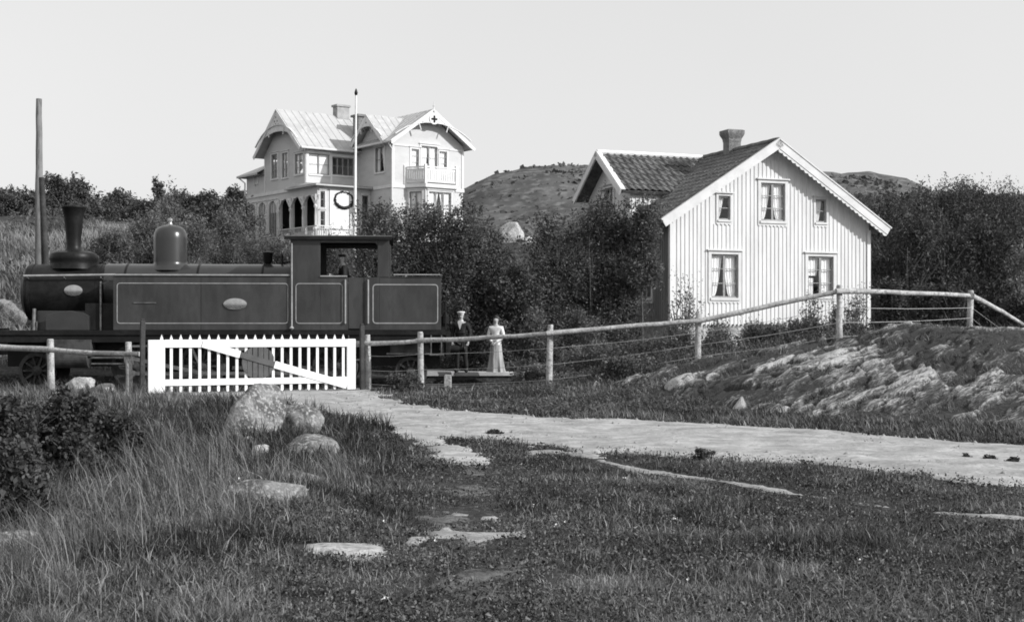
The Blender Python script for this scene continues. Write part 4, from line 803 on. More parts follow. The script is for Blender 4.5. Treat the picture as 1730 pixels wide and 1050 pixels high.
# porch roof
pr = MB(); pr.prism([(-4.15, 2.25), (.0, 2.25), (.0, 4.2), (-3.8, 4.2), (-3.8, 6.5), (-4.15, 6.5)], (0, 0, 3.50), X3, Y3, Z3, .10); pr.add([(-4.15, 2.25, 3.62), (0, 2.25, 3.62), (0, 4.2, 3.85), (-3.8, 4.2, 3.85), (-3.8, 6.5, 3.85), (-4.15, 6.5, 3.62)], [(0, 1, 2, 3), (0, 3, 4, 5)])
pr.build('porch_roof', 'villaroof', vl)
# bay and balcony
by = [(1.0, 0), (1.7, -1.15), (3.9, -1.15), (4.6, 0)]
ba = MB(); prisms = list(zip(by, by[1:]))
for (p, q) in prisms:
    A = V((q[0]-p[0], q[1]-p[1], 0)); L_ = A.length; A.normalize(); Nn = V((A.y, -A.x, 0)); m0 = .25; m1 = L_-.25
    wall(ba, [(0, -.9), (L_, -.9), (L_, 3.5), (0, 3.5)], [(m0, 1.6, m1, 3.2)], (p[0], p[1], 0), A, Z3, Nn); 
bayo = ba.build('bay', 'villawall', vl)
for (p, q) in prisms:
    A = V((q[0]-p[0], q[1]-p[1], 0)); L_ = A.length; A.normalize(); Nn = V((A.y, -A.x, 0)); window(vl, (p[0], p[1], 0), A, Z3, Nn, .25, 1.6, L_-.25, 3.2, mull=2 if L_ > 1.8 else 1, munt=1, tw=.1, trim='villatrim', curtains=DR)
bl_ = MB(); bl_.prism([(.85, .0), (1.6, -1.35), (4.0, -1.35), (4.75, .0)], (0, 0, 3.45), X3, Y3, Z3, .22)
rail = [(.92, 0), (1.63, -1.28), (3.97, -1.28), (4.68, 0)]
for p, q in zip(rail, rail[1:]):
    bl_.beam((p[0], p[1], 4.72), (q[0], q[1], 4.72), .12, .08); bl_.beam((p[0], p[1], 3.82), (q[0], q[1], 3.82), .06, .10); bl_.beam((p[0], p[1], 4.56), (q[0], q[1], 4.56), .05, .12)
    L_ = math.dist(p, q); n = int(L_/.16)
    for i in range(n):
        t = (i+.5)/n; bl_.box(p[0]+(q[0]-p[0])*t-.062, p[0]+(q[0]-p[0])*t+.062, p[1]+(q[1]-p[1])*t-.02, p[1]+(q[1]-p[1])*t+.02, 3.86, 4.52)
for p in rail: bl_.box(p[0]-.08, p[0]+.08, p[1]-.08, p[1]+.08, 3.66, 4.88)
bl_.build('balcony', 'white', vl)
# porch railing
rl = MB(); rl.beam((-3.9, 2.35, 1.0), (0, 2.35, 1.0), .06, .06); rl.beam((-3.9, 2.35, .35), (0, 2.35, .35), .05, .05); rl.beam((-4.0, 2.4, 1.0), (-4.0, 7.7, 1.0), .06, .06); rl.beam((-4.0, 2.4, .35), (-4.0, 7.7, .35), .05, .05)
for i in range(24): rl.box(-3.85+i*.165, -3.82+i*.165, 2.335, 2.365, .37, .98)
for i in range(30): rl.box(-4.015, -3.985, 2.5+i*.175, 2.53+i*.175, .37, .98)
rl.build('porch_railing', 'villatrim', vl)
dk = MB(); dk.box(-4.1, 0, 2.25, 2.68, -.9, .3); dk.box(-4.1, -3.83, 2.68, 8, -.9, .3); dk.build('porch_deck', 'villatrim', vl)
# roofs
def seam_roof(name, faces, parent, m='villaroof', th=.08, seam=.55):
    """faces: list of (O, A, B, w, l): eave origin, eave dir, upslope dir"""
    mb = MB()
    for O, A, B, w, l in faces:
        A = V(A).normalized(); B = V(B).normalized(); n = A.cross(B); n = n if n.z > 0 else -n
        bx(mb, O, A, B, n, 0, w, 0, l, -th, 0); k = int(w/seam)
        for i in range(1, k+1): bx(mb, O, A, B, n, i*w/(k+1)-.018, i*w/(k+1)+.018, .02, l-.02, .001, .022)
        bx(mb, O, A, B, n, -.03, w+.03, -.04, .0, -th-.05, .02)
    return mb.build(name, m, parent)
hh = 8.50; he = 6.28; hw = 3.2
seam_roof('roof', [((2.68-hw, 9.5, he), (0, -1, 0), (hw, 0, hh-he), 10.1, math.hypot(hw, hh-he)), ((2.68+hw, -.6, he), (0, 1, 0), (-hw, 0, hh-he), 10.3, math.hypot(hw, hh-he))], vl)
seam_roof('roof', [((-4.4, 3.75, 6.05), (1, 0, 0), (0, 3.3, 2.75), 5.8, math.hypot(3.3, 2.75)), ((1.4, 10.35, 6.05), (-1, 0, 0), (0, -3.3, 2.75), 5.8, math.hypot(3.3, 2.75))], vl)
seam_roof('roof', [((-.55, .15, 6.35), (1, 0, 0), (0, 2.05, 1.85), 3.2, math.hypot(2.05, 1.85)), ((2.65, 4.25, 6.35), (-1, 0, 0), (0, -2.05, 1.85), 3.2, math.hypot(2.05, 1.85))], vl)
gf = MB(); gf.prism([(.35, 6.2), (4.05, 6.2), (2.2, 8.0)], (-.01, 0, 0), Y3, Z3, vW, .02); gf.build('gable_wall', 'villawall', vl)
lt = MB(); lt.add([(-4.35, 13.05, 4.95), (-4.35, 9.92, 4.95), (-2.4, 9.92, 5.95), (-2.4, 11.2, 5.95), (0, 13.05, 4.95), (0, 11.2, 5.95), (-4.35, 13.05, 4.83), (-4.35, 9.92, 4.83), (0, 13.05, 4.83), (0, 9.92, 4.83)], [(0, 1, 2, 3), (0, 3, 5, 4), (0, 6, 7, 1), (0, 4, 8, 6), (6, 8, 9, 7)]); lt.build('lean_to_roof', 'villaroof', vl)
cn = MB(); cn.box(5.36, 6.5, 2.4, 5.2, 4.55, 4.68); cn.box(5.36, 6.6, 2.3, 5.3, 5.0, 5.1); cn.build('side_canopy', 'villatrim', vl)
# gable ornaments
def gable_orn(apex, he_, half, O, A, Nn, parent, cross=False, steep=False):
    mb = MB(); O = V(O); A = V(A); Nn = V(Nn); c = 0
    for s in (-1, 1):
        d = (A*(s*half)+Z3*(he_-apex)); L_ = d.length; d.normalize(); n = Z3-d*Z3.dot(d); n.normalize(); P = O+Z3*apex
        bx(mb, P, d, n, Nn, 0, L_+.05, -.20, .03, 0, .05)
        # inner arch brace
        pts = [O+A*(s*half*t)+Z3*(apex-.85*(apex-he_)*(.38+.62*t**2.2)-.12) for t in (0.0, .2, .4, .6, .75, .9)]
        for p, q in zip(pts, pts[1:]): mb.beam(p+Nn*.02, q+Nn*.02, .05, .12, Nn)
        mb.beam(O+A*(s*half*.36)+Z3*(apex-(apex-he_)*.36-.05)+Nn*.02, O+A*(s*half*.30)+Z3*(apex-(apex-he_)*.62)+Nn*.02, .05, .08, Nn)
    zt = apex-.85*(apex-he_)*.38-.12
    mb.prism([(-.45*half*.8, apex-.95*(apex-he_)*.40), (.45*half*.8, apex-.95*(apex-he_)*.40), (0, apex-.1)], O, A, Z3, Nn, .03)
    if steep:
        dz = 1.72; hwid = half*dz/(apex-he_)*.96; pts = [(0, apex-.1), (-hwid, apex-dz)]+[(-hwid+2*hwid*i/10, apex-dz+.30*math.sin(math.pi*i/10)) for i in range(1, 10)]+[(hwid, apex-dz)]
        mb.prism(pts, O-Nn*.05, A, Z3, Nn, .06)
    o = mb.build('gable_ornament', 'villatrim', parent)
    dm = MB()
    if cross:
        mb = MB(); mb.lathe([(.34, 0), (.34, .05)], (0, 0, 0), 'y', 20); mb.v = [tuple(V(v)+O+Z3*(apex-.62)+Nn*.09) for v in mb.v]; mb.build('disc', 'white', o)
        P = O+Z3*(apex-.62)+Nn*.1; bx(dm, P, A, Z3, Nn, -.22, .22, -.06, .06, 0, .02); bx(dm, P, A, Z3, Nn, -.06, .06, -.22, .22, 0, .021)
    else:
        for a, z in ((-.18, -.75), (.18, -.75), (0, -.5), (-.32, -1.0), (.32, -1.0), (0, -.95)):
            P = O+Z3*(apex+z)+A*a; bx(dm, P, A, Z3, Nn, -.05, .05, -.05, .05, .031, .036)  # dark squares stand in for the shade inside fretwork holes
    dm.build('cross' if cross else 'cutout_shade', 'dark', o)
gable_orn(8.46, 6.24, 3.2, (2.68, -.60, 0), X3, vN, vl, cross=True)
gable_orn(8.74, 6.0, 3.25, (-4.42, 7.05, 0), Y3, vW, vl, steep=True)
gable_orn(8.16, 6.3, 2.05, (-.57, 2.2, 0), Y3, vW, vl)
fi = MB(); fi.tube([(2.68, -.62, 8.4), (2.68, -.62, 8.95)], [.05, .015], 6); fi.lathe([(.0, 8.62), (.08, 8.68), (.0, 8.76)], (2.68, -.62, 0), 'z', 8); fi.build('finial', 'villatrim', vl)
c1 = MB(); c1.box(-.1, .8, 6.7, 7.3, 7.5, 9.35); c1.box(-.18, .88, 6.62, 7.38, 9.35, 9.48); c1.build('chimney', 'brickpale', vl)
c2 = MB(); c2.box(.15, 1.15, 4.4, 5.1, 6.0, 8.42); c2.box(.03, 1.27, 4.28, 5.22, 8.42, 8.56); c2.build('chimney', 'brick', vl)
MB().tube([(-.5, -.35, 6.1), (-.08, -.09, 5.75), (-.08, -.09, -.5)], .055, 8).build('downpipe', 'white', vl, True); MB().tube([(-4.25, 12.9, 4.85), (-3.9, 12.66, 4.5), (-3.9, 12.66, -.5)], .05, 8).build('downpipe', 'white', vl, True)
MB().tube([(-.52, -.8, 6.22), (-.55, 9.4, 6.18)], .07, 8).build('gutter', 'villatrim', vl, True); MB().tube([(-4.4, 3.70, 5.98), (-.3, 3.70, 5.98)], .07, 8).build('gutter', 'villatrim', vl, True)

# ------------------------------------------------------------------ flagpole and telegraph pole
x = pl(598, 58); fz = hz(x, 58); fp_ = thing('flagpole', 'tall white flagpole standing in front of the villa', 'flagpole', (x, 58, fz))
ft = ztop(160, 58)-fz; MB().tube([(0, 0, -.3), (.04, 0, ft*.4), (.09, 0, ft)], [.085, .07, .035], 12).build('pole', 'flagpole', fp_, True)
MB().lathe([(0, ft-.06), (.05, ft-.02), (.075, ft+.08), (.04, ft+.2), (.0, ft+.28)], (.09, 0, 0), 'z', 12).build('finial', 'enginedark', fp_, True)
x = pl(66, 44); tz = hz(x, 44); tp = thing('telegraph_pole', 'tall grey wooden pole rising behind the engine smokebox', 'pole', (x, 44, tz))
tt = ztop(167, 44)-tz; rd = random.Random(1)
MB().tube([(rd.uniform(-.01, .01)+.0, 0, -.4+i*(tt+.4)/14) for i in range(15)], [.155-.065*i/14 for i in range(15)], 12).build('pole', 'pole', tp, True)
MB().tube([(.31, -.05, -.4), (.25, -.05, 2.0), (.10, -.05, ztop(300, 44)-tz)], [.11, .10, .085], 10).build('brace_pole', 'logdark', tp, True)

# ------------------------------------------------------------------ gate
ga = thing('crossing_gate', 'white picket level crossing gate with a dark round disc', 'gate', (-8.744, 32.7, 0), R(26))
LG = 5.245
MB().box(0, .40, -.035, .035, .05, 1.33).build('stile', 'gatewhite', ga, bevel=.006); MB().box(5.02, LG, -.035, .035, .05, 1.34).build('stile', 'gatewhite', ga, bevel=.006)
g = MB(); g.box(.401, 5.019, -.03, .012, 1.145, 1.335); g.build('top_rail', 'gatewhite', ga, bevel=.006)
g = MB(); g.box(.401, 5.019, -.03, .012, .22, .375); g.build('bottom_rail', 'gatewhite', ga, bevel=.006)
pk0 = None
for i in range(21):
    xp = .33+i*(4.93-.33)/20; m = MB(); p2 = [(-.034, .07), (0, .045), (.034, .07), (.034, 1.36), (0, 1.46), (-.034, 1.36)]
    if pk0 is None: m.prism(p2, (0, .045, 0), X3, Z3, (0, -1, 0), .030); pk0 = m.build('picket', 'gatewhite', ga, bevel=.004); o = pk0
    else: o = pk0.copy(); COL.objects.link(o)
    o.parent = ga; o.location = (xp, 0, random.Random(i).uniform(-.006, .006))
g = MB(); a0 = (1.30, 1.235); a1 = (5.00, .155); d2 = V((a1[0]-a0[0], 0, a1[1]-a0[1])); L_ = d2.length; d2.normalize(); n2 = V((-d2.z, 0, d2.x))
bx(g, (a0[0], 0, a0[1]), d2, n2, vN, 0, .97, -.09, .09, .031, .058); bx(g, (a0[0], 0, a0[1]), d2, n2, vN, 1.88, L_, -.09, .09, .031, .058); g.build('brace', 'gatewhite', ga, bevel=.005)
g = MB(); bx(g, (a0[0], 0, a0[1]), d2, n2, vN, .975, 1.875, -.07, .07, .030, .056); bo = g.build('brace', 'disc', ga); bo['label'] = 'dark painted middle of the diagonal brace'
g = MB(); cx, cz, rr = 2.70, .765, .415; n = 6
for i in range(n):
    x0 = cx-rr+2*rr*i/n; x1 = cx-rr+2*rr*(i+1)/n-.022; pts = []
    for j in range(7): xa = x0+(x1-x0)*j/6; pts.append((xa, cz+math.sqrt(max(0, rr*rr-(xa-cx)**2))))
    for j in range(6, -1, -1): xa = x0+(x1-x0)*j/6; pts.append((xa, cz-math.sqrt(max(0, rr*rr-(xa-cx)**2))))
    pts = [p for k, p in enumerate(pts) if math.dist(p, pts[k-1]) > 1e-4]; g.prism(pts, (0, .0145+.002, 0), X3, Z3, (0, -1, 0), .044)
g.build('disc', 'disc', ga)
for s, (px, Y, zt, lb) in enumerate([(240, 32.62, 1.84, 'dark post at the left end of the white gate'), (612, 35.15, 1.73, 'dark post at the right end of the white gate')]):
    x = pl(px, Y); zb = hz(x, Y); mb = MB(); mb.box(-.055, .055, -.055, .055, -.4, zt-zb-.04); mb.box(-.042, .042, -.042, .042, zt-zb-.04, zt-zb); o = mb.build('gate_post', 'logdark', None, bevel=.012); o.location = (x, Y, zb); o.rotation_euler = (R(.6), R(-.5 if s else .4), R(26)); tag(o, lb, 'post', 'posts of the crossing gate')

# ------------------------------------------------------------------ fences
def log(mb, p, q, r0, r1, seed, n=10, bend=.03):
    rd = random.Random(seed); p = V(p); q = V(q); k = max(4, int((q-p).length/.45)); pts = []; rads = []; bx_ = rd.uniform(-bend, bend); bz_ = rd.uniform(-bend, bend)*2
    for i in range(k+1):
        t = i/k; s = math.sin(math.pi*t); pts.append(p.lerp(q, t)+V((rd.uniform(-.006, .006), bx_*s+rd.uniform(-.006, .006), bz_*s+rd.uniform(-.008, .008)))); rads.append((r0+(r1-r0)*t)*(1+rd.uniform(-.06, .06)))
    mb.tube(pts, rads, n)
def fence(label, posts, rails, wires, name='fence'):
    o0 = posts[0]; f = thing(name, label, 'fence', (o0[0], o0[1], hz(o0[0], o0[1]))); L0 = V(f.location)
    for k, (x, y, zt, r) in enumerate(posts):
        rd = random.Random(k+77); zb = hz(x, y)-.3; mb = MB(); lx = rd.uniform(-.05, .05); log(mb, V((x+lx, y, zb))-L0, V((x, y, zt-.03))-L0, r*1.08, r*.95, k+5, 10, .01); p = V((x, y, zt))-L0; mb.tube([p-V((0, 0, .032)), p], [r*.95, r*.8], 10); mb.build('post', 'log', f, True)
    for k, (p, q, r0, r1) in enumerate(rails): mb = MB(); log(mb, V(p)-L0, V(q)-L0, r0, r1, k+31, 10, .02); mb.build('rail', 'log', f, True)
    for k, w in enumerate(wires):
        mb = MB()
        for p, q in zip(w, w[1:]):
            p = V(p)-L0; q = V(q)-L0; mb.tube([p, p.lerp(q, .25)-V((0, 0, .02)), p.lerp(q, .5)-V((0, 0, .03)), p.lerp(q, .75)-V((0, 0, .02)), q], .006, 5)
        mb.build('wire', 'wire', f, True)
    return f
def zpt(px, py, Y, dy=0): return (pl(px, Y), Y+dy, ztop(py, Y))
PR = [(621, 35.3, 565), (710, 34.7, 560), (930, 33.0, 548), (1180, 32.7, 528), (1418, 32.4, 481), (1640, 33.6, 490)]
posts = [(pl(a, b), b, ztop(c, b), .075) for a, b, c in PR]+[(15.6, 41.2, 1.75, .08)]
rp = [zpt(606, 579, 35.4, -.11), zpt(710, 575, 34.7, -.12), zpt(930, 563, 33.0, -.12), zpt(1180, 542, 32.7, -.12), zpt(1416, 492, 32.4, -.12), zpt(1640, 500, 33.6, -.12), (15.6, 41.1, 1.60)]
rails = [(p, q, .065, .055) for p, q in zip(rp, rp[1:])]; rails = [(V(p)-(V(q)-V(p)).normalized()*.1, q, a, b) for p, q, a, b in rails]
wires = []
for fr in (.72, .42, .14): wires.append([(x, y-.08, hz(x, y)+(zt-.2-hz(x, y))*fr) for x, y, zt, r in posts])
fence('long log rail and wire fence climbing over the outcrop to the right', posts, rails, wires)
pL = [(pl(217, 33.0), 33.0, ztop(577, 33.0), .08), (pl(85, 34.2), 34.2, ztop(572, 34.2), .085), (pl(-60, 35.4), 35.4, ztop(568, 35.4), .08)]
fence('short pale log fence left of the gate before the engine', pL, [(zpt(238, 597, 32.9, -.14), zpt(84, 590, 34.2, -.15), .06, .07), (zpt(88, 590, 34.2, -.15), zpt(-65, 580, 35.4, -.13), .075, .085)], [])

# ------------------------------------------------------------------ railway
tk = thing('railway_track', 'railway track with tarred sleepers running past the gate', 'track', (TO[0], TO[1], -.2), R(4))
for s in (-1, 1):
    mb = MB(); O = (0, s*.7525, 0); mb.prism([(-.06, .0), (.06, .0), (.06, .012), (.012, .03), (.012, .10), (.033, .105), (.033, .14), (-.033, .14), (-.033, .105), (-.012, .10), (-.012, .03), (-.06, .012)], (-32, s*.7525, 0), Y3, Z3, X3, 72); mb.build('rail', 'rail', tk)
sl0 = None
for i in range(62):
    if sl0 is None: sl0 = MB().box(-.12, .12, -1.25, 1.25, -.10, -.004).build('sleeper', 'sleeper', tk, bevel=.01); o = sl0
    else: o = sl0.copy(); COL.objects.link(o)
    o.parent = tk; o.location = (-18+i*.70, random.Random(i).uniform(-.03, .03), 0)
rngb = np.random.default_rng(8); nb = 9000; s_ = rngb.uniform(-22, 24, nb); of = rngb.uniform(-1.95, 1.6, nb); xx = TO[0]+s_*TD[0]+of*TN[0]; yy = TO[1]+s_*TD[1]+of*TN[1]
bs = rngb.uniform(.02, .045, nb); C = np.stack([xx, yy, Hh(xx, yy)+.01], 1); oc = np.array([(1, 0, 0), (-1, 0, 0), (0, 1, 0), (0, -1, 0), (0, 0, 1), (0, 0, -1)], float)
vs = (C[:, None]+oc[None]*bs[:, None, None]*rngb.uniform(.6, 1.3, (nb, 6, 1))).reshape(-1, 3); of8 = np.array([(0, 2, 4), (2, 1, 4), (1, 3, 4), (3, 0, 4), (2, 0, 5), (1, 2, 5), (3, 1, 5), (0, 3, 5)]); fs = (np.arange(nb)[:, None, None]*6+of8[None]).reshape(-1, 3)
tag(npmesh('ballast', vs, fs, 3, 'ballast'), 'loose stone ballast under and beside the rails', 'ballast', kind='stuff')
# platform strip
pt = MB(); a = [track_pt(4.6, 1.70), track_pt(15.5, 1.70), track_pt(15.5, 3.6), track_pt(4.6, 3.6)]; pt.prism([p for p in a], (0, 0, .17), X3, Y3, Z3, .13); tag(pt.build('platform', 'platform', None, bevel=.015), kind='structure')
pt = MB(); pt.prism([track_pt(4.65, 1.78), track_pt(15.45, 1.78), track_pt(15.45, 3.6), track_pt(4.65, 3.6)], (0, 0, -.35), X3, Y3, Z3, .516); tag(pt.build('platform_base', 'sleeper', None), kind='structure')
ps = MB(); x, y = track_pt(5.80, -1.65); ps.box(-.10, .10, -.1, .1, -.3, .50); ps.box(-.09, .09, -.09, .09, .50, .53); o = ps.build('marker_stone', 'rockpale', None, bevel=.02); o.location = (x, y, -.2); tag(o, 'pale squared marker stone by the rails behind the engine', 'stone')

# ------------------------------------------------------------------ steam engine
en = thing('steam_locomotive', 'dark tank engine with lined side tanks standing behind the gate', 'locomotive', (TO[0], TO[1], 0), R(4))
S = -1.35
b = MB(); b.box(-6.9, 5.75, -1.35, 1.35, 1.42, 1.56); b.box(-6.9, 5.7, -1.30, -1.24, 1.22, 1.419); b.build('footplate', 'enginedark', en, bevel=.01)
b = MB(); b.box(-6.4, 5.6, -.62, -.58, .55, 1.42); b.box(-6.4, 5.6, .58, .62, .55, 1.42); b.build('frame', 'enginedark', en)
b = MB(); b.box(-7.05, -6.9, -1.3, 1.3, .85, 1.62); b.box(5.75, 5.88, -1.3, 1.3, .80, 1.52); b.build('buffer_beam', 'enginedark', en, bevel=.01)
for sx, x0 in ((-1, -7.05), (1, 5.88)):
    for s in (-1, 1): b = MB(); b.lathe([(.10, 0), (.10, .25*sx), (.07, .26*sx), (.07, .38*sx), (.17, .40*sx), (.16, .43*sx)], (x0, s*.88, 1.02), 'x', 16); b.build('buffer', 'enginedark', en, True)
# boiler and smokebox
b = MB(); b.lathe([(.72, -3.8), (.72, 1.5)], (0, 0, 2.72), 'x', 48); bo = b.build('boiler', 'boiler', en, True)
for xq in (-3.2, -1.2, .6): MB().lathe([(.728, xq-.03), (.732, xq), (.728, xq+.03)], (0, 0, 2.72), 'x', 48).build('boiler_band', 'enginedark', bo, True)
b = MB(); b.lathe([(.0, -6.02), (.70, -6.0), (.79, -5.94), (.80, -5.88), (.80, -3.78), (.73, -3.76)], (0, 0, 2.62), 'x', 48); b.lathe([(.815, -5.86), (.815, -5.78)], (0, 0, 2.62), 'x', 48); b.lathe([(.815, -3.98), (.815, -3.9)], (0, 0, 2.62), 'x', 48); sm = b.build('smokebox', 'enginedark', en, True)
b = MB(); b.box(-5.55, -4.2, -.78, .78, 1.56, 2.1); b.prism([(-5.2, 1.56), (-4.05, 1.56), (-4.05, 1.95), (-4.2, 2.04), (-4.55, 2.09), (-4.9, 2.06), (-5.2, 1.98)], (0, -1.0, 0), X3, Z3, (0, -1, 0), .22); b.build('saddle', 'boiler', en, bevel=.01); MB().box(-4.19, -3.37, -1.05, 1.05, 1.562, 2.3).build('gap_casing', 'enginedark', en, bevel=.01)  # second box: dark casing added to close the pale gap under the boiler
b = MB(); b.lathe([(.66, -.05), (.60, -.10), (.45, -.14), (.0, -.17)], (-5.96, 0, 2.62), 'x', 32); b.tube([(-6.14, 0, 2.62), (-6.2, 0, 2.62)], .06, 10); b.build('smokebox_door', 'enginedark', sm, True)
b = MB(); b.lathe([(.25, 0), (.25, .02), (.19, .035)], (0, 0, 0), 'y', 28); 
b.v = [(v[0], -v[1], v[2]*.62) for v in b.v]; b.v = [(v[0]-4.56, v[1]-.80, v[2]+2.66) for v in b.v]; b.build('maker_plate', 'brass', sm, True)
# chimney with flared hat
b = MB(); b.lathe([(.66, 3.28), (.64, 3.42), (.64, 3.50), (.66, 3.54), (.66, 3.66), (.62, 3.73), (.45, 3.79), (.26, 3.80), (.225, 3.84), (.205, 3.95), (.21, 4.2), (.27, 4.75), (.31, 4.98), (.345, 5.02), (.345, 5.06), (.29, 5.07), (.27, 5.0), (.18, 4.2)], (-4.75, 0, 0), 'z', 40); b.build('chimney', 'enginedark', en, True)
b = MB(); b.lathe([(.60, 3.25), (.52, 3.36), (.47, 3.42), (.465, 3.5), (.47, 4.15), (.455, 4.30), (.40, 4.42), (.29, 4.50), (.13, 4.54), (.0, 4.55)], (-2.05, 0, 0), 'z', 40); do = b.build('steam_dome', 'boiler', en, True)
b = MB(); b.lathe([(.09, 4.53), (.05, 4.58), (.05, 4.64), (.075, 4.66), (.075, 4.72), (.03, 4.74), (.0, 4.76)], (-2.05, 0, 0), 'z', 14); b.build('valve_cap', 'brass', do, True)
b = MB(); b.lathe([(.10, 3.35), (.08, 3.45), (.12, 3.5), (.14, 3.75), (.15, 3.78), (.10, 3.80), (.03, 3.82)], (.70, 0, 0), 'z', 14); b.tube([(1.1, 0, 3.4), (1.1, 0, 3.72)], .03, 8); b.tube([(.9, .1, 3.42), (1.2, .0, 3.50), (1.5, 0, 3.52)], .025, 6); b.build('whistle', 'enginedark', en, True)
# side tanks
def rivets(b, pts, y, r=.012):
    for x, z in pts:
        n0 = len(b.v); b.v += [(x-r, y, z-r), (x+r, y, z-r), (x+r, y, z+r), (x-r, y, z+r), (x, y-.010, z)]; b.f += [(n0, n0+1, n0+4), (n0+1, n0+2, n0+4), (n0+2, n0+3, n0+4), (n0+3, n0, n0+4)]
for s in (-1, 1):
    b = MB(); y0, y1 = (S, -.78) if s < 0 else (.78, 1.35); b.box(-3.36, 1.46, y0, y1, 1.561, 3.03); b.box(-3.40, 1.46, y0-.02*(s < 0), y1+.02*(s > 0), 3.03, 3.06)
    if s < 0: rivets(b, [(x, z) for x in np.arange(-3.30, 1.42, .085) for z in (1.61, 2.975)]+[(x, z) for x in (-3.31, -1.02, -.94) for z in np.arange(1.68, 2.95, .085)], S-.0005)
    b.build('side_tank', 'engine', en, bevel=.018)
# cab + bunker body
b = MB()
for s in (-1, 1):
    yo = 1.355*s; yi = 1.30*s; y0, y1 = min(yo, yi), max(yo, yi)
    b.box(1.461, 2.28, y0, y1, 1.561, 4.10); b.box(2.2801, 3.04, y0, y1, 1.561, 3.03); b.box(3.49, 3.90, y0, y1, 1.561, 3.03); b.box(3.86, 4.18, y0, y1, 3.0301, 4.08)
    b.prism([(3.86, 3.9), (3.86, 4.08), (3.55, 4.08), (3.6, 4.05), (3.75, 4.02)], (0, y0, 0), X3, Z3, Y3, .054)
    b.box(2.2801, 3.8599, y0+.001, y1-.001, 3.98, 4.095)
b.box(1.462, 1.50, -1.3, 1.3, 1.562, 3.0); b.box(1.462, 1.50, -1.3, -.75, 3.0, 4.0); b.box(1.462, 1.50, .75, 1.3, 3.0, 4.0); b.box(1.463, 1.50, -.3, .3, 3.0, 4.0); b.box(1.4625, 1.50, -.75, .75, 3.75, 4.1)
b.box(4.13, 4.17, -1.3, 1.3, 1.562, 3.3); b.box(4.13, 4.17, -1.3, -.6, 3.3, 4.07); b.box(4.13, 4.17, .6, 1.3, 3.3, 4.07)
cab = b.build('cab', 'engine', en, bevel=.006)
b = MB(); b.box(3.9001, 5.62, -1.352, 1.352, 1.561, 3.02); b.box(4.2, 5.64, -1.37, 1.37, 3.02, 3.045); rivets(b, [(x, z) for x in np.arange(4.25, 5.58, .085) for z in (1.61, 2.96)]+[(x, z) for x in (3.95, 5.585) for z in np.arange(1.68, 2.95, .085)], -1.3525); bk = b.build('bunker', 'engine', en, bevel=.02)
for q0, q1 in ((-1.345, -1.31), (1.31, 1.345)): MB().box(3.05, 3.48, q0, q1, 1.60, 3.02).build('cab_door', 'engine', cab, bevel=.008)
b = MB(); nseg = 14; pr_ = []
for i in range(nseg+1): t = -1.48+2.96*i/nseg; pr_.append((t, 4.13+.13*(1-(t/1.48)**2)))
poly = pr_+[(t, z-.05) for t, z in pr_[::-1]]; b.prism(poly, (1.30, 0, 0), Y3, Z3, X3, 2.95); b.box(1.30, 4.25, -1.50, -1.47, 4.06, 4.15); b.box(1.30, 4.25, 1.47, 1.50, 4.06, 4.15); b.build('cab_roof', 'enginedark', cab)
b = MB(); b.box(1.55, 2.6, -.6, .6, 1.6, 2.75); b.tube([(2.0, 0, 2.75), (2.0, .3, 3.05)], .03, 8); b.build('boiler_backhead', 'enginedark', cab)
# lining strips
def frame_line(x0, x1, z0, z1, y, t=.022, r=.09):
    b = MB()
    for a0_, a1_, c0, c1 in ((x0+r, x1-r, z1-t, z1), (x0+r, x1-r, z0, z0+t), (x0, x0+t, z0+r, z1-r), (x1-t, x1, z0+r, z1-r)): b.box(a0_, a1_, y-.005, y+.004, c0, c1)
    for cx_, cz_, q in ((x0+r, z0+r, 180), (x1-r, z0+r, 270), (x1-r, z1-r, 0), (x0+r, z1-r, 90)):
        pts = [(cx_+r*math.cos(R(q+k*15)), cz_+r*math.sin(R(q+k*15))) for k in range(7)]+[(cx_+(r-t)*math.cos(R(q+90-k*15)), cz_+(r-t)*math.sin(R(q+90-k*15))) for k in range(7)]; b.prism(pts, (0, y+.004, 0), X3, Z3, (0, -1, 0), .009)
    b.build('lining', 'lining', en)
frame_line(-3.26, 1.40, 1.74, 2.86, S-.006); frame_line(1.60, 2.90, 1.74, 2.86, S-.011, r=.10); frame_line(3.72, 5.54, 1.74, 2.84, S-.008, .028, .10)
b = MB(); b.box(-3.30, 1.44, S-.03, S-.006, 3.065, 3.10); b.build('tank_beading', 'lining', en)
b = MB(); b.lathe([(.30, 0), (.30, .02), (.24, .03)], (0, 0, 0), 'y', 28); b.v = [(v[0]-.05, -v[1]+S-.001, v[2]*.50+2.28) for v in b.v]; b.build('number_plate', 'lining', en, True)
b = MB(); b.box(-.985, -.975, S-.004, S+.002, 1.57, 3.02); b.build('plate_seam', 'enginedark', en)
b = MB(); b.lathe([(.300, .0), (.318, .0), (.318, .03), (.300, .034)], (0, 0, 0), 'y', 28); b.v = [(v[0]-.05, -v[1]+S-.001, v[2]*.50+2.28) for v in b.v]; b.build('plate_rim', 'brass', en, True)
b = MB(); b.box(-2.8, -2.2, S-.03, S-.002, 2.30, 2.325); b.build('tank_step', 'steel', en)
b = MB()
for x, z0, z1, r in ((1.50, 1.66, 3.95, .022), (2.97, 1.75, 2.95, .024), (3.60, 1.75, 2.95, .024)):
    b.tube([(x, S-.06, z0), (x, S-.06, z1)], r, 8); b.tube([(x, S-.06, z0), (x, S+.0, z0)], r*.8, 6); b.tube([(x, S-.06, z1), (x, S, z1)], r*.8, 6)
b.tube([(2.28, S-.03, 3.05), (3.02, S-.03, 3.05)], .022, 8); b.tube([(4.3, S-.02, 3.10), (5.6, S-.02, 3.10)], .016, 8)
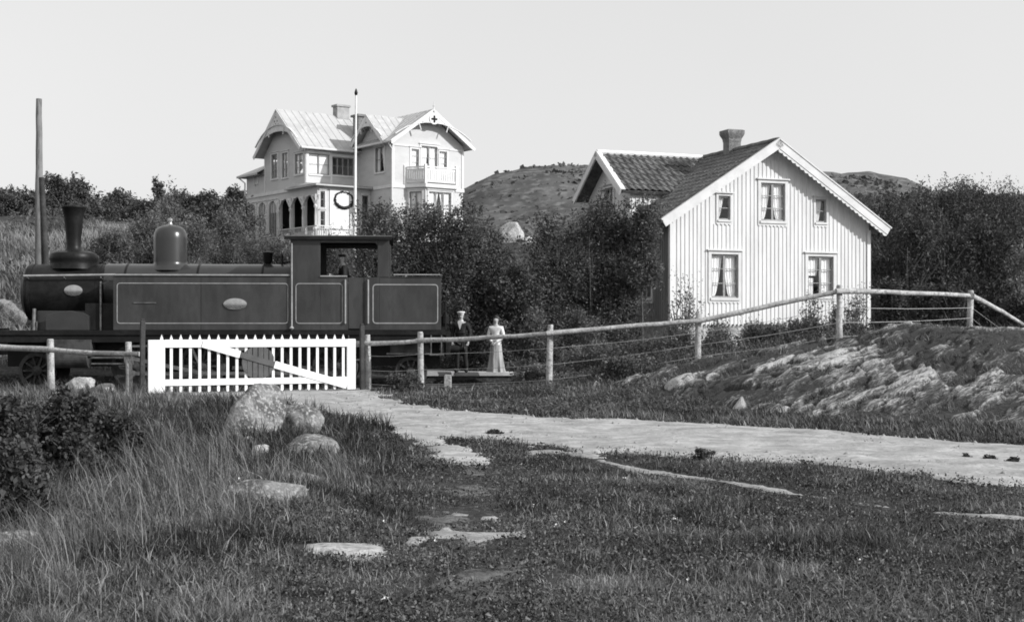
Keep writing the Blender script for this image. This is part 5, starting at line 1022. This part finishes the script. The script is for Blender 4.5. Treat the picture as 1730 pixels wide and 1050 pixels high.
b.lathe([(.0, -.07), (.07, 0), (.0, .07)], (1.50, S-.06, 1.62), 'z', 12)
b.build('handrail', 'lining', en, True)
b = MB(); b.tube([(-5.9, -.86, 3.06), (-3.4, -.86, 3.10)], .028, 8)
for x in (-5.8, -4.8, -3.8): b.tube([(x, -.86, 3.03), (x, -.70, 2.98)], .014, 6)
b.build('handrail', 'lining', sm, True)
b = MB(); b.tube([(-5.58, -1.0, 1.56), (-5.58, -.95, 2.15)], .05, 8); b.tube([(-3.75, -1.1, 1.56), (-3.75, -1.1, 2.9)], .03, 8); b.build('pipe', 'steel', en, True)
b = MB(); b.box(5.62, 5.80, -1.1, 1.1, 1.56, 1.72); b.box(5.63, 5.70, -1.2, -1.05, 2.0, 2.3); b.tube([(5.75, -1.28, 1.6), (5.75, -1.28, 2.6), (5.63, -1.28, 2.65)], .02, 8); b.lathe([(.09, 0), (.11, .02), (.11, .22), (.06, .27), (.05, .33)], (5.74, -1.1, 1.72), 'z', 12); b.build('rear_lamp', 'enginedark', en)
b = MB(); b.box(5.30, 5.7, -1.35, -1.1, .86, .90); b.box(5.33, 5.36, -1.35, -1.32, .9, 1.42); b.box(5.62, 5.65, -1.35, -1.32, .9, 1.42); b.box(3.05, 3.5, -1.4, -1.1, .72, .76); b.box(3.05, 3.5, -1.4, -1.1, 1.10, 1.13); b.box(3.05, 3.07, -1.35, -1.3, .72, 1.42); b.box(3.47, 3.5, -1.35, -1.3, .72, 1.42); b.build('step', 'steel', en)
def wheel(x, r, s, spokes=12, cw=False):
    y0 = .70; b = MB(); zc_ = -.06+r; pr_ = [(r-.10, .0), (r+.025, .0), (r+.025, .025), (r, .035), (r-.005, .13), (r-.10, .13), (r-.10, .0)]
    b.lathe(pr_, (0, 0, 0), 'y', 40); b.lathe([(.12, -.01), (.14, .02), (.14, .13), (.06, .17), (.0, .17)], (0, 0, 0), 'y', 18)
    for k in range(spokes):
        t = 2*math.pi*k/spokes; c_, s_2 = math.cos(t), math.sin(t); b.beam((.10*c_, .07, .10*s_2), ((r-.08)*c_, .07, (r-.08)*s_2), .05, .045, (0, 1, 0))
    if cw: b.prism([(-(r-.1), -.02)]+[((r-.1)*math.cos(a), (r-.1)*math.sin(a)) for a in [math.pi+math.pi*q/10*.8+.3 for q in range(11)]], (0, .03, 0), X3, Z3, Y3, .07)
    b.v = [(v[0]+x, (v[1]+y0)*s, v[2]+zc_) for v in b.v]
    if s < 0: b.f = [f[::-1] for f in b.f]
    return b.build('wheel', 'wheel', en, True)
for x, r, sp_, cw in ((-5.55, .50, 10, 0), (-2.9, .62, 14, 1), (-1.05, .62, 14, 1), (.8, .62, 14, 1), (2.65, .62, 14, 1), (4.78, .44, 10, 0)):
    for s in (-1, 1): wheel(x, r, s, sp_, cw)
    MB().tube([(x, -.7, -.06+r), (x, .7, -.06+r)], .07, 10).build('axle', 'steel', en, True)
for s in (-1, 1):
    b = MB(); b.lathe([(.0, -5.15), (.30, -5.15), (.30, -4.05), (.0, -4.05)], (0, s*1.12, .82), 'x', 26); b.box(-5.15, -3.95, s*1.12-.24, s*1.12+.24, .84, 1.30); b.build('cylinder', 'wheel', en, bevel=.01)
    b = MB(); b.tube([(-4.05, s*1.12, .80), (-3.0, s*1.12, .80)], .03, 8); b.box(-4.0, -2.85, s*1.12-.03, s*1.12+.03, .93, .98); b.box(-4.0, -2.85, s*1.12-.03, s*1.12+.03, .62, .66); b.box(-3.1, -2.85, s*1.12-.06, s*1.12+.06, .66, .93)
    b.beam((-2.97, s*1.12, .80), (-1.05, s*1.12, .38), .05, .10); b.build('piston_rod', 'steel', en)
    b = MB(); b.beam((-2.98, s*1.0, .36), (2.73, s*1.0, .36), .045, .09)
    for x in (-2.9, -1.05, .8, 2.65): b.lathe([(.09, -.04), (.09, .04)], (x, s*1.0, .36), 'y', 12)
    b.build('coupling_rod', 'steel', en)
b = MB(); b.box(-.4, .2, -1.2, -.95, 1.0, 1.38); b.beam((-2.9, -1.2, 1.12), (-.4, -1.18, 1.2), .03, .06); b.beam((-1.0, -1.16, .5), (-1.3, -1.16, 1.15), .03, .06); b.build('valve_gear', 'steel', en)
b = MB(); b.beam((4.1, -1.02, .9), (5.4, -1.02, .9), .1, .05); b.tube([(4.78, -1.0, .38), (4.78, -1.12, .38)], .12, 12); b.box(4.2, 5.36, -1.0, -.9, .9, 1.3); b.build('trailing_truck', 'wheel', en)

# ------------------------------------------------------------------ people
def skin(name, joints, edges, m, parent, sub=2, root=0):
    me = bpy.data.meshes.new(name); me.from_pydata([j[0] for j in joints], edges, []); o = bpy.data.objects.new(name, me); COL.objects.link(o); o.parent = parent
    sk = o.modifiers.new('skin', 'SKIN'); sk.use_smooth_shade = True
    for i, j in enumerate(joints):
        r = j[1]; me.skin_vertices[0].data[i].radius = (r, r) if not hasattr(r, '__len__') else r; me.skin_vertices[0].data[i].use_root = (i == root)
    ss = o.modifiers.new('sub', 'SUBSURF'); ss.levels = sub; ss.render_levels = sub; me.materials.append(M[m]); return o
def person(label, loc, rz, H, arms, legs, sit=False, lean=0):
    """joints for an adult of height H facing local -y; arms: per side (elbow, wrist)"""
    t = thing('person', label, 'person', loc, rz); k = H/1.75
    J = [((0, 0, .95), (.125, .10)), ((0, .0, 1.08), (.115, .09)), ((0, lean*.4, 1.28), (.145, .105)), ((0, lean*.8, 1.42), (.10, .08)), ((0, lean, 1.50), .052), ((0, lean-.005, 1.56), .055), ((0, lean-.012, 1.625), (.080, .098)), ((0, lean, 1.70), (.068, .080))]
    E = [(0, 1), (1, 2), (2, 3), (3, 4), (4, 5), (5, 6), (6, 7)]
    def add(p, r, par): J.append((tuple(p), r)); E.append((par, len(J)-1)); return len(J)-1
    A = {}
    for s in (-1, 1):
        el, wr = arms[0 if s < 0 else 1]; sh = add((s*.17, lean*.8, 1.40), .055, 3); e = add(el, .040, sh); w = add(wr, .026, e)
        d = (V(wr)-V(el)).normalized(); pm = V(wr)+d*.05; pa = add(pm, (.034, .018), w); side = d.cross(V((s*.3, -1, .2))).normalized()
        for q in range(4):
            off = side*(q-1.5)*.018; f1 = add(pm+d*.04+off, .009, pa); f2 = add(pm+d*(.075-.006*abs(q-1.3))+off+V((0, -.008, -.004)), .008, f1)
        add(pm+side*.04*(-1)+d*.02, .010, w)
        A[s] = (sh, e, w)
    LG_ = {}
    for s in (-1, 1):
        kn, an = legs[0 if s < 0 else 1]; hp = add((s*.09, 0, .90), .085, 0); kk = add(kn, .058, hp); aa = add(an, .040, kk); add((an[0]+s*.02, an[1]-.14, .03), (.038, .03), aa); LG_[s] = (kn, an)
    J = [(tuple(c*k for c in p), tuple(c*k for c in r) if hasattr(r, '__len__') else r*k) for p, r in J]
    skin('body', J, E, 'skin', t); 
    hd = V((0, lean-.01, 1.64))*k
    fc = MB(); fc.lathe([(0, -.02), (.012, -.01), (.014, .0), (.006, .03), (0, .035)], hd+V((0, -.092, -.01))*k, 'z', 8); fc.build('nose', 'skin', t, True)
    ey = MB()
    for s in (-1, 1): ey.lathe([(0, -.008), (.009, 0), (0, .008)], hd+V((s*.03, -.080, .012))*k, 'z', 8)
    ey.build('eyes', 'hair', t, True)
    er = MB()
    for s in (-1, 1): er.lathe([(0, -.03), (.014, -.015), (.016, .012), (0, .03)], hd+V((s*.074, .0, .0))*k, 'z', 8)
    er.build('ears', 'skin', t, True)
    mo = MB(); mo.box(-.022*k, .022*k, -.004*k, .004*k, -.003*k, .003*k); mo.v = [tuple(V(v)+hd+V((0, -.082, -.045))*k) for v in mo.v]; mo.build('mouth', 'hair', t)
    return t, k, hd, J
def jacket(t, k, arms, m, lean=0, name='jacket', long=.80, puff=1.0, wrist=True):
    J = [((0, 0, 1.00), (.150, .125)), ((0, 0, long), (.165, .135)), ((0, 0, 1.10), (.135, .11)), ((0, lean*.4, 1.28), (.168, .125)), ((0, lean*.8, 1.415), (.125, .095)), ((0, lean*.9, 1.465), .066)]; E = [(0, 1), (0, 2), (2, 3), (3, 4), (4, 5)]
    for s in (-1, 1):
        el, wr = arms[0 if s < 0 else 1]; J.append(((s*.18, lean*.8, 1.395), .072*puff)); E.append((4, len(J)-1)); J.append((el, .056*puff)); E.append((len(J)-2, len(J)-1)); J.append((tuple(V(el).lerp(V(wr), .93)), .042)); E.append((len(J)-2, len(J)-1))
    J = [(tuple(c*k for c in p), tuple(c*k for c in r) if hasattr(r, '__len__') else r*k) for p, r in J]; return skin(name, J, E, m, t)
def trousers(t, k, legs, m):
    J = [((0, 0, .97), (.145, .12))]; E = []
    for s in (-1, 1):
        kn, an = legs[0 if s < 0 else 1]; J.append(((s*.09, 0, .86), .105)); E.append((0, len(J)-1)); J.append((kn, .078)); E.append((len(J)-2, len(J)-1)); J.append(((an[0], an[1], .10), .065)); E.append((len(J)-2, len(J)-1))
    J = [(tuple(c*k for c in p), tuple(c*k for c in r) if hasattr(r, '__len__') else r*k) for p, r in J]; skin('trousers', J, E, m, t)
    for s in (-1, 1):
        an = legs[0 if s < 0 else 1][1]; skin('shoe', [((an[0]*k, an[1]*k, .13*k), .062*k), ((an[0]*k, (an[1]-.01)*k, .05*k), .062*k), (((an[0]+s*.02)*k, (an[1]-.16)*k, .035*k), (.055*k, .045*k))], [(0, 1), (1, 2)], 'suit', t)
# man in white cap
armsM = [((-.27, .02, 1.13), (-.24, -.10, .90)), ((.27, .03, 1.13), (.23, -.08, .89))]; legsM = [((-.10, -.01, .50), (-.12, .02, .08)), ((.12, .0, .50), (.16, .02, .08))]
px, Yp = 779, 40.75; x = pl(px, Yp)
t, k, hd, _ = person('man in dark suit and white cap standing beside the track', (x, Yp, .30), R(-12), 1.80, armsM, legsM)
jacket(t, k, armsM, 'suit'); trousers(t, k, legsM, 'suit')
c = MB(); c.lathe([(.085, .035), (.088, .06), (.115, .085), (.125, .105), (.11, .125), (.0, .135)], hd, 'z', 20); c.build('cap', 'cloth', t, True)
c = MB(); c.prism([(-.07, -.075), (-.05, -.125), (0, -.14), (.05, -.125), (.07, -.075)], hd+V((0, 0, .035)), X3, Y3, Z3, .01); c.build('cap_visor', 'suit', t)
c = MB(); c.prism([(-.055, 1.50), (.055, 1.50), (.06, 1.44), (.0, 1.24), (-.06, 1.44)], (0, -.148, 0), X3, Z3, (0, -1, 0), .012); c.v = [(v[0]*k, v[1]*k+.0, v[2]*k) for v in c.v]; c.build('shirt_front', 'cloth', t)
c = MB(); c.lathe([(.066, 1.46), (.064, 1.515)], (0, 0, 0), 'z', 16); c.v = [(v[0]*k, v[1]*k, v[2]*k) for v in c.v]; c.build('collar', 'cloth', t)
# woman
armsW = [((-.26, -.02, 1.12), (-.06, -.22, .95)), ((.26, -.02, 1.12), (.05, -.22, .94))]; legsW = [((-.09, -.01, .50), (-.09, .02, .08)), ((.09, 0, .50), (.09, .02, .08))]
px, Yp = 838, 40.6; x = pl(px, Yp)
t, k, hd, _ = person('woman in white blouse and long grey skirt with clasped hands', (x, Yp, .30), R(-18), 1.66, armsW, legsW)
jacket(t, k, armsW, 'cloth', name='blouse', long=.98, puff=1.06)
rd = random.Random(4); sk_ = MB(); n = 48; prof = [(.120, 1.06), (.145, 1.0), (.170, .88), (.190, .65), (.215, .38), (.25, .12), (.275, .015)]
for r, z in prof:
    for q in range(n):
        a = 2*math.pi*q/n; f_ = 1+(.11*math.sin(a*7+z*2.5)+.06*math.sin(a*15+1)+.05*math.sin(a*2+.6))*(1.06-z); back_ = 1.0+.18*(1.06-z)*(1 if math.sin(a) > 0 else 0)
        sk_.v.append((r*f_*math.cos(a)*k, r*.85*f_*back_*math.sin(a)*k, z*k))
for i in range(len(prof)-1):
    for q in range(n): sk_.f.append((i*n+q, i*n+(q+1) % n, (i+1)*n+(q+1) % n, (i+1)*n+q))
sk_.build('skirt', 'skirt', t, True)
c = MB(); c.lathe([(.0, .115), (.05, .105), (.082, .06), (.088, .01), (.07, -.05), (.04, -.06)], hd+V((0, .062, .02)), 'z', 18); c.lathe([(0, .10), (.05, .11), (.055, .14), (.03, .165), (0, .17)], hd+V((0, .04, -.02)), 'z', 14); c.build('hair', 'hair', t, True)
# driver in the cab
armsD = [((-.24, -.12, 1.14), (-.12, -.36, 1.16)), ((.26, -.10, 1.12), (.20, -.34, 1.02))]
p = V(track_pt(2.95, -.75)); t, k, hd, _ = person('engine driver in dark clothes leaning inside the cab opening', (p[0], p[1], 1.97), R(-70), 1.72, armsD, legsM, lean=-.10)
jacket(t, k, armsD, 'suit', lean=-.10); trousers(t, k, legsM, 'suit'); c = MB(); c.lathe([(.082, .03), (.09, .06), (.105, .085), (.09, .105), (0, .115)], hd, 'z', 18); c.build('cap', 'suit', t, True)
b = MB(); 
fl = MB(); fl.box(1.5, 4.13, -1.29, 1.29, 1.562, 1.97); fl.build('cab_floor', 'enginedark', cab)

# ------------------------------------------------------------------ light, sky, camera
EL, AZ = R(27), R(115)
sd = V((math.cos(EL)*math.sin(AZ), math.cos(EL)*math.cos(AZ), math.sin(EL)))
ld = bpy.data.lights.new('sun', 'SUN'); ld.energy = 4.4; ld.angle = R(.6); ld.color = (1, 1, 1)
lo = bpy.data.objects.new('sun', ld); COL.objects.link(lo); lo.rotation_euler = (-sd).to_track_quat('-Z', 'Y').to_euler()
w = bpy.data.worlds.new('World'); scn.world = w; w.use_nodes = True; N = w.node_tree.nodes; L = w.node_tree.links
sky = N.new('ShaderNodeTexSky'); sky.sky_type = 'NISHITA'; sky.sun_disc = False; sky.sun_elevation = EL; sky.sun_rotation = AZ; sky.dust_density = 3; sky.air_density = 1.0
bw = N.new('ShaderNodeRGBToBW'); L.new(sky.outputs[0], bw.inputs[0])
pw = N.new('ShaderNodeMath'); pw.operation = 'POWER'; pw.inputs[1].default_value = .22; L.new(bw.outputs[0], pw.inputs[0])
ml = N.new('ShaderNodeMath'); ml.operation = 'MULTIPLY'; ml.inputs[1].default_value = 5.35; L.new(pw.outputs[0], ml.inputs[0])
sn = N.new('ShaderNodeTexNoise'); sn.inputs['Scale'].default_value = 2.2; sn.inputs['Detail'].default_value = 6; stc = N.new('ShaderNodeTexCoord'); L.new(stc.outputs['Generated'], sn.inputs['Vector'])
sm_ = N.new('ShaderNodeMath'); sm_.operation = 'MULTIPLY_ADD'; sm_.inputs[1].default_value = .10; sm_.inputs[2].default_value = .95; L.new(sn.outputs['Fac'], sm_.inputs[0])
s2 = N.new('ShaderNodeMath'); s2.operation = 'MULTIPLY'; L.new(ml.outputs[0], s2.inputs[0]); L.new(sm_.outputs[0], s2.inputs[1]); L.new(s2.outputs[0], N['Background'].inputs['Color']); N['Background'].inputs['Strength'].default_value = .12
cd = bpy.data.cameras.new('camera'); cd.sensor_width = 36; cd.lens = 36*2300/1730; cd.shift_y = 30/1730; cd.clip_end = 3000; cd.clip_start = .1
co_ = bpy.data.objects.new('camera', cd); COL.objects.link(co_); co_.location = (0, 0, 1.6); co_.rotation_euler = (R(90), 0, 0); scn.camera = co_
scn.view_settings.view_transform = 'Standard'; scn.view_settings.look = 'None'; scn.view_settings.exposure = 0; scn.view_settings.gamma = 1
scn.cycles.filter_width = 1.8
scn.cycles.max_bounces = 6; scn.cycles.transparent_max_bounces = 12
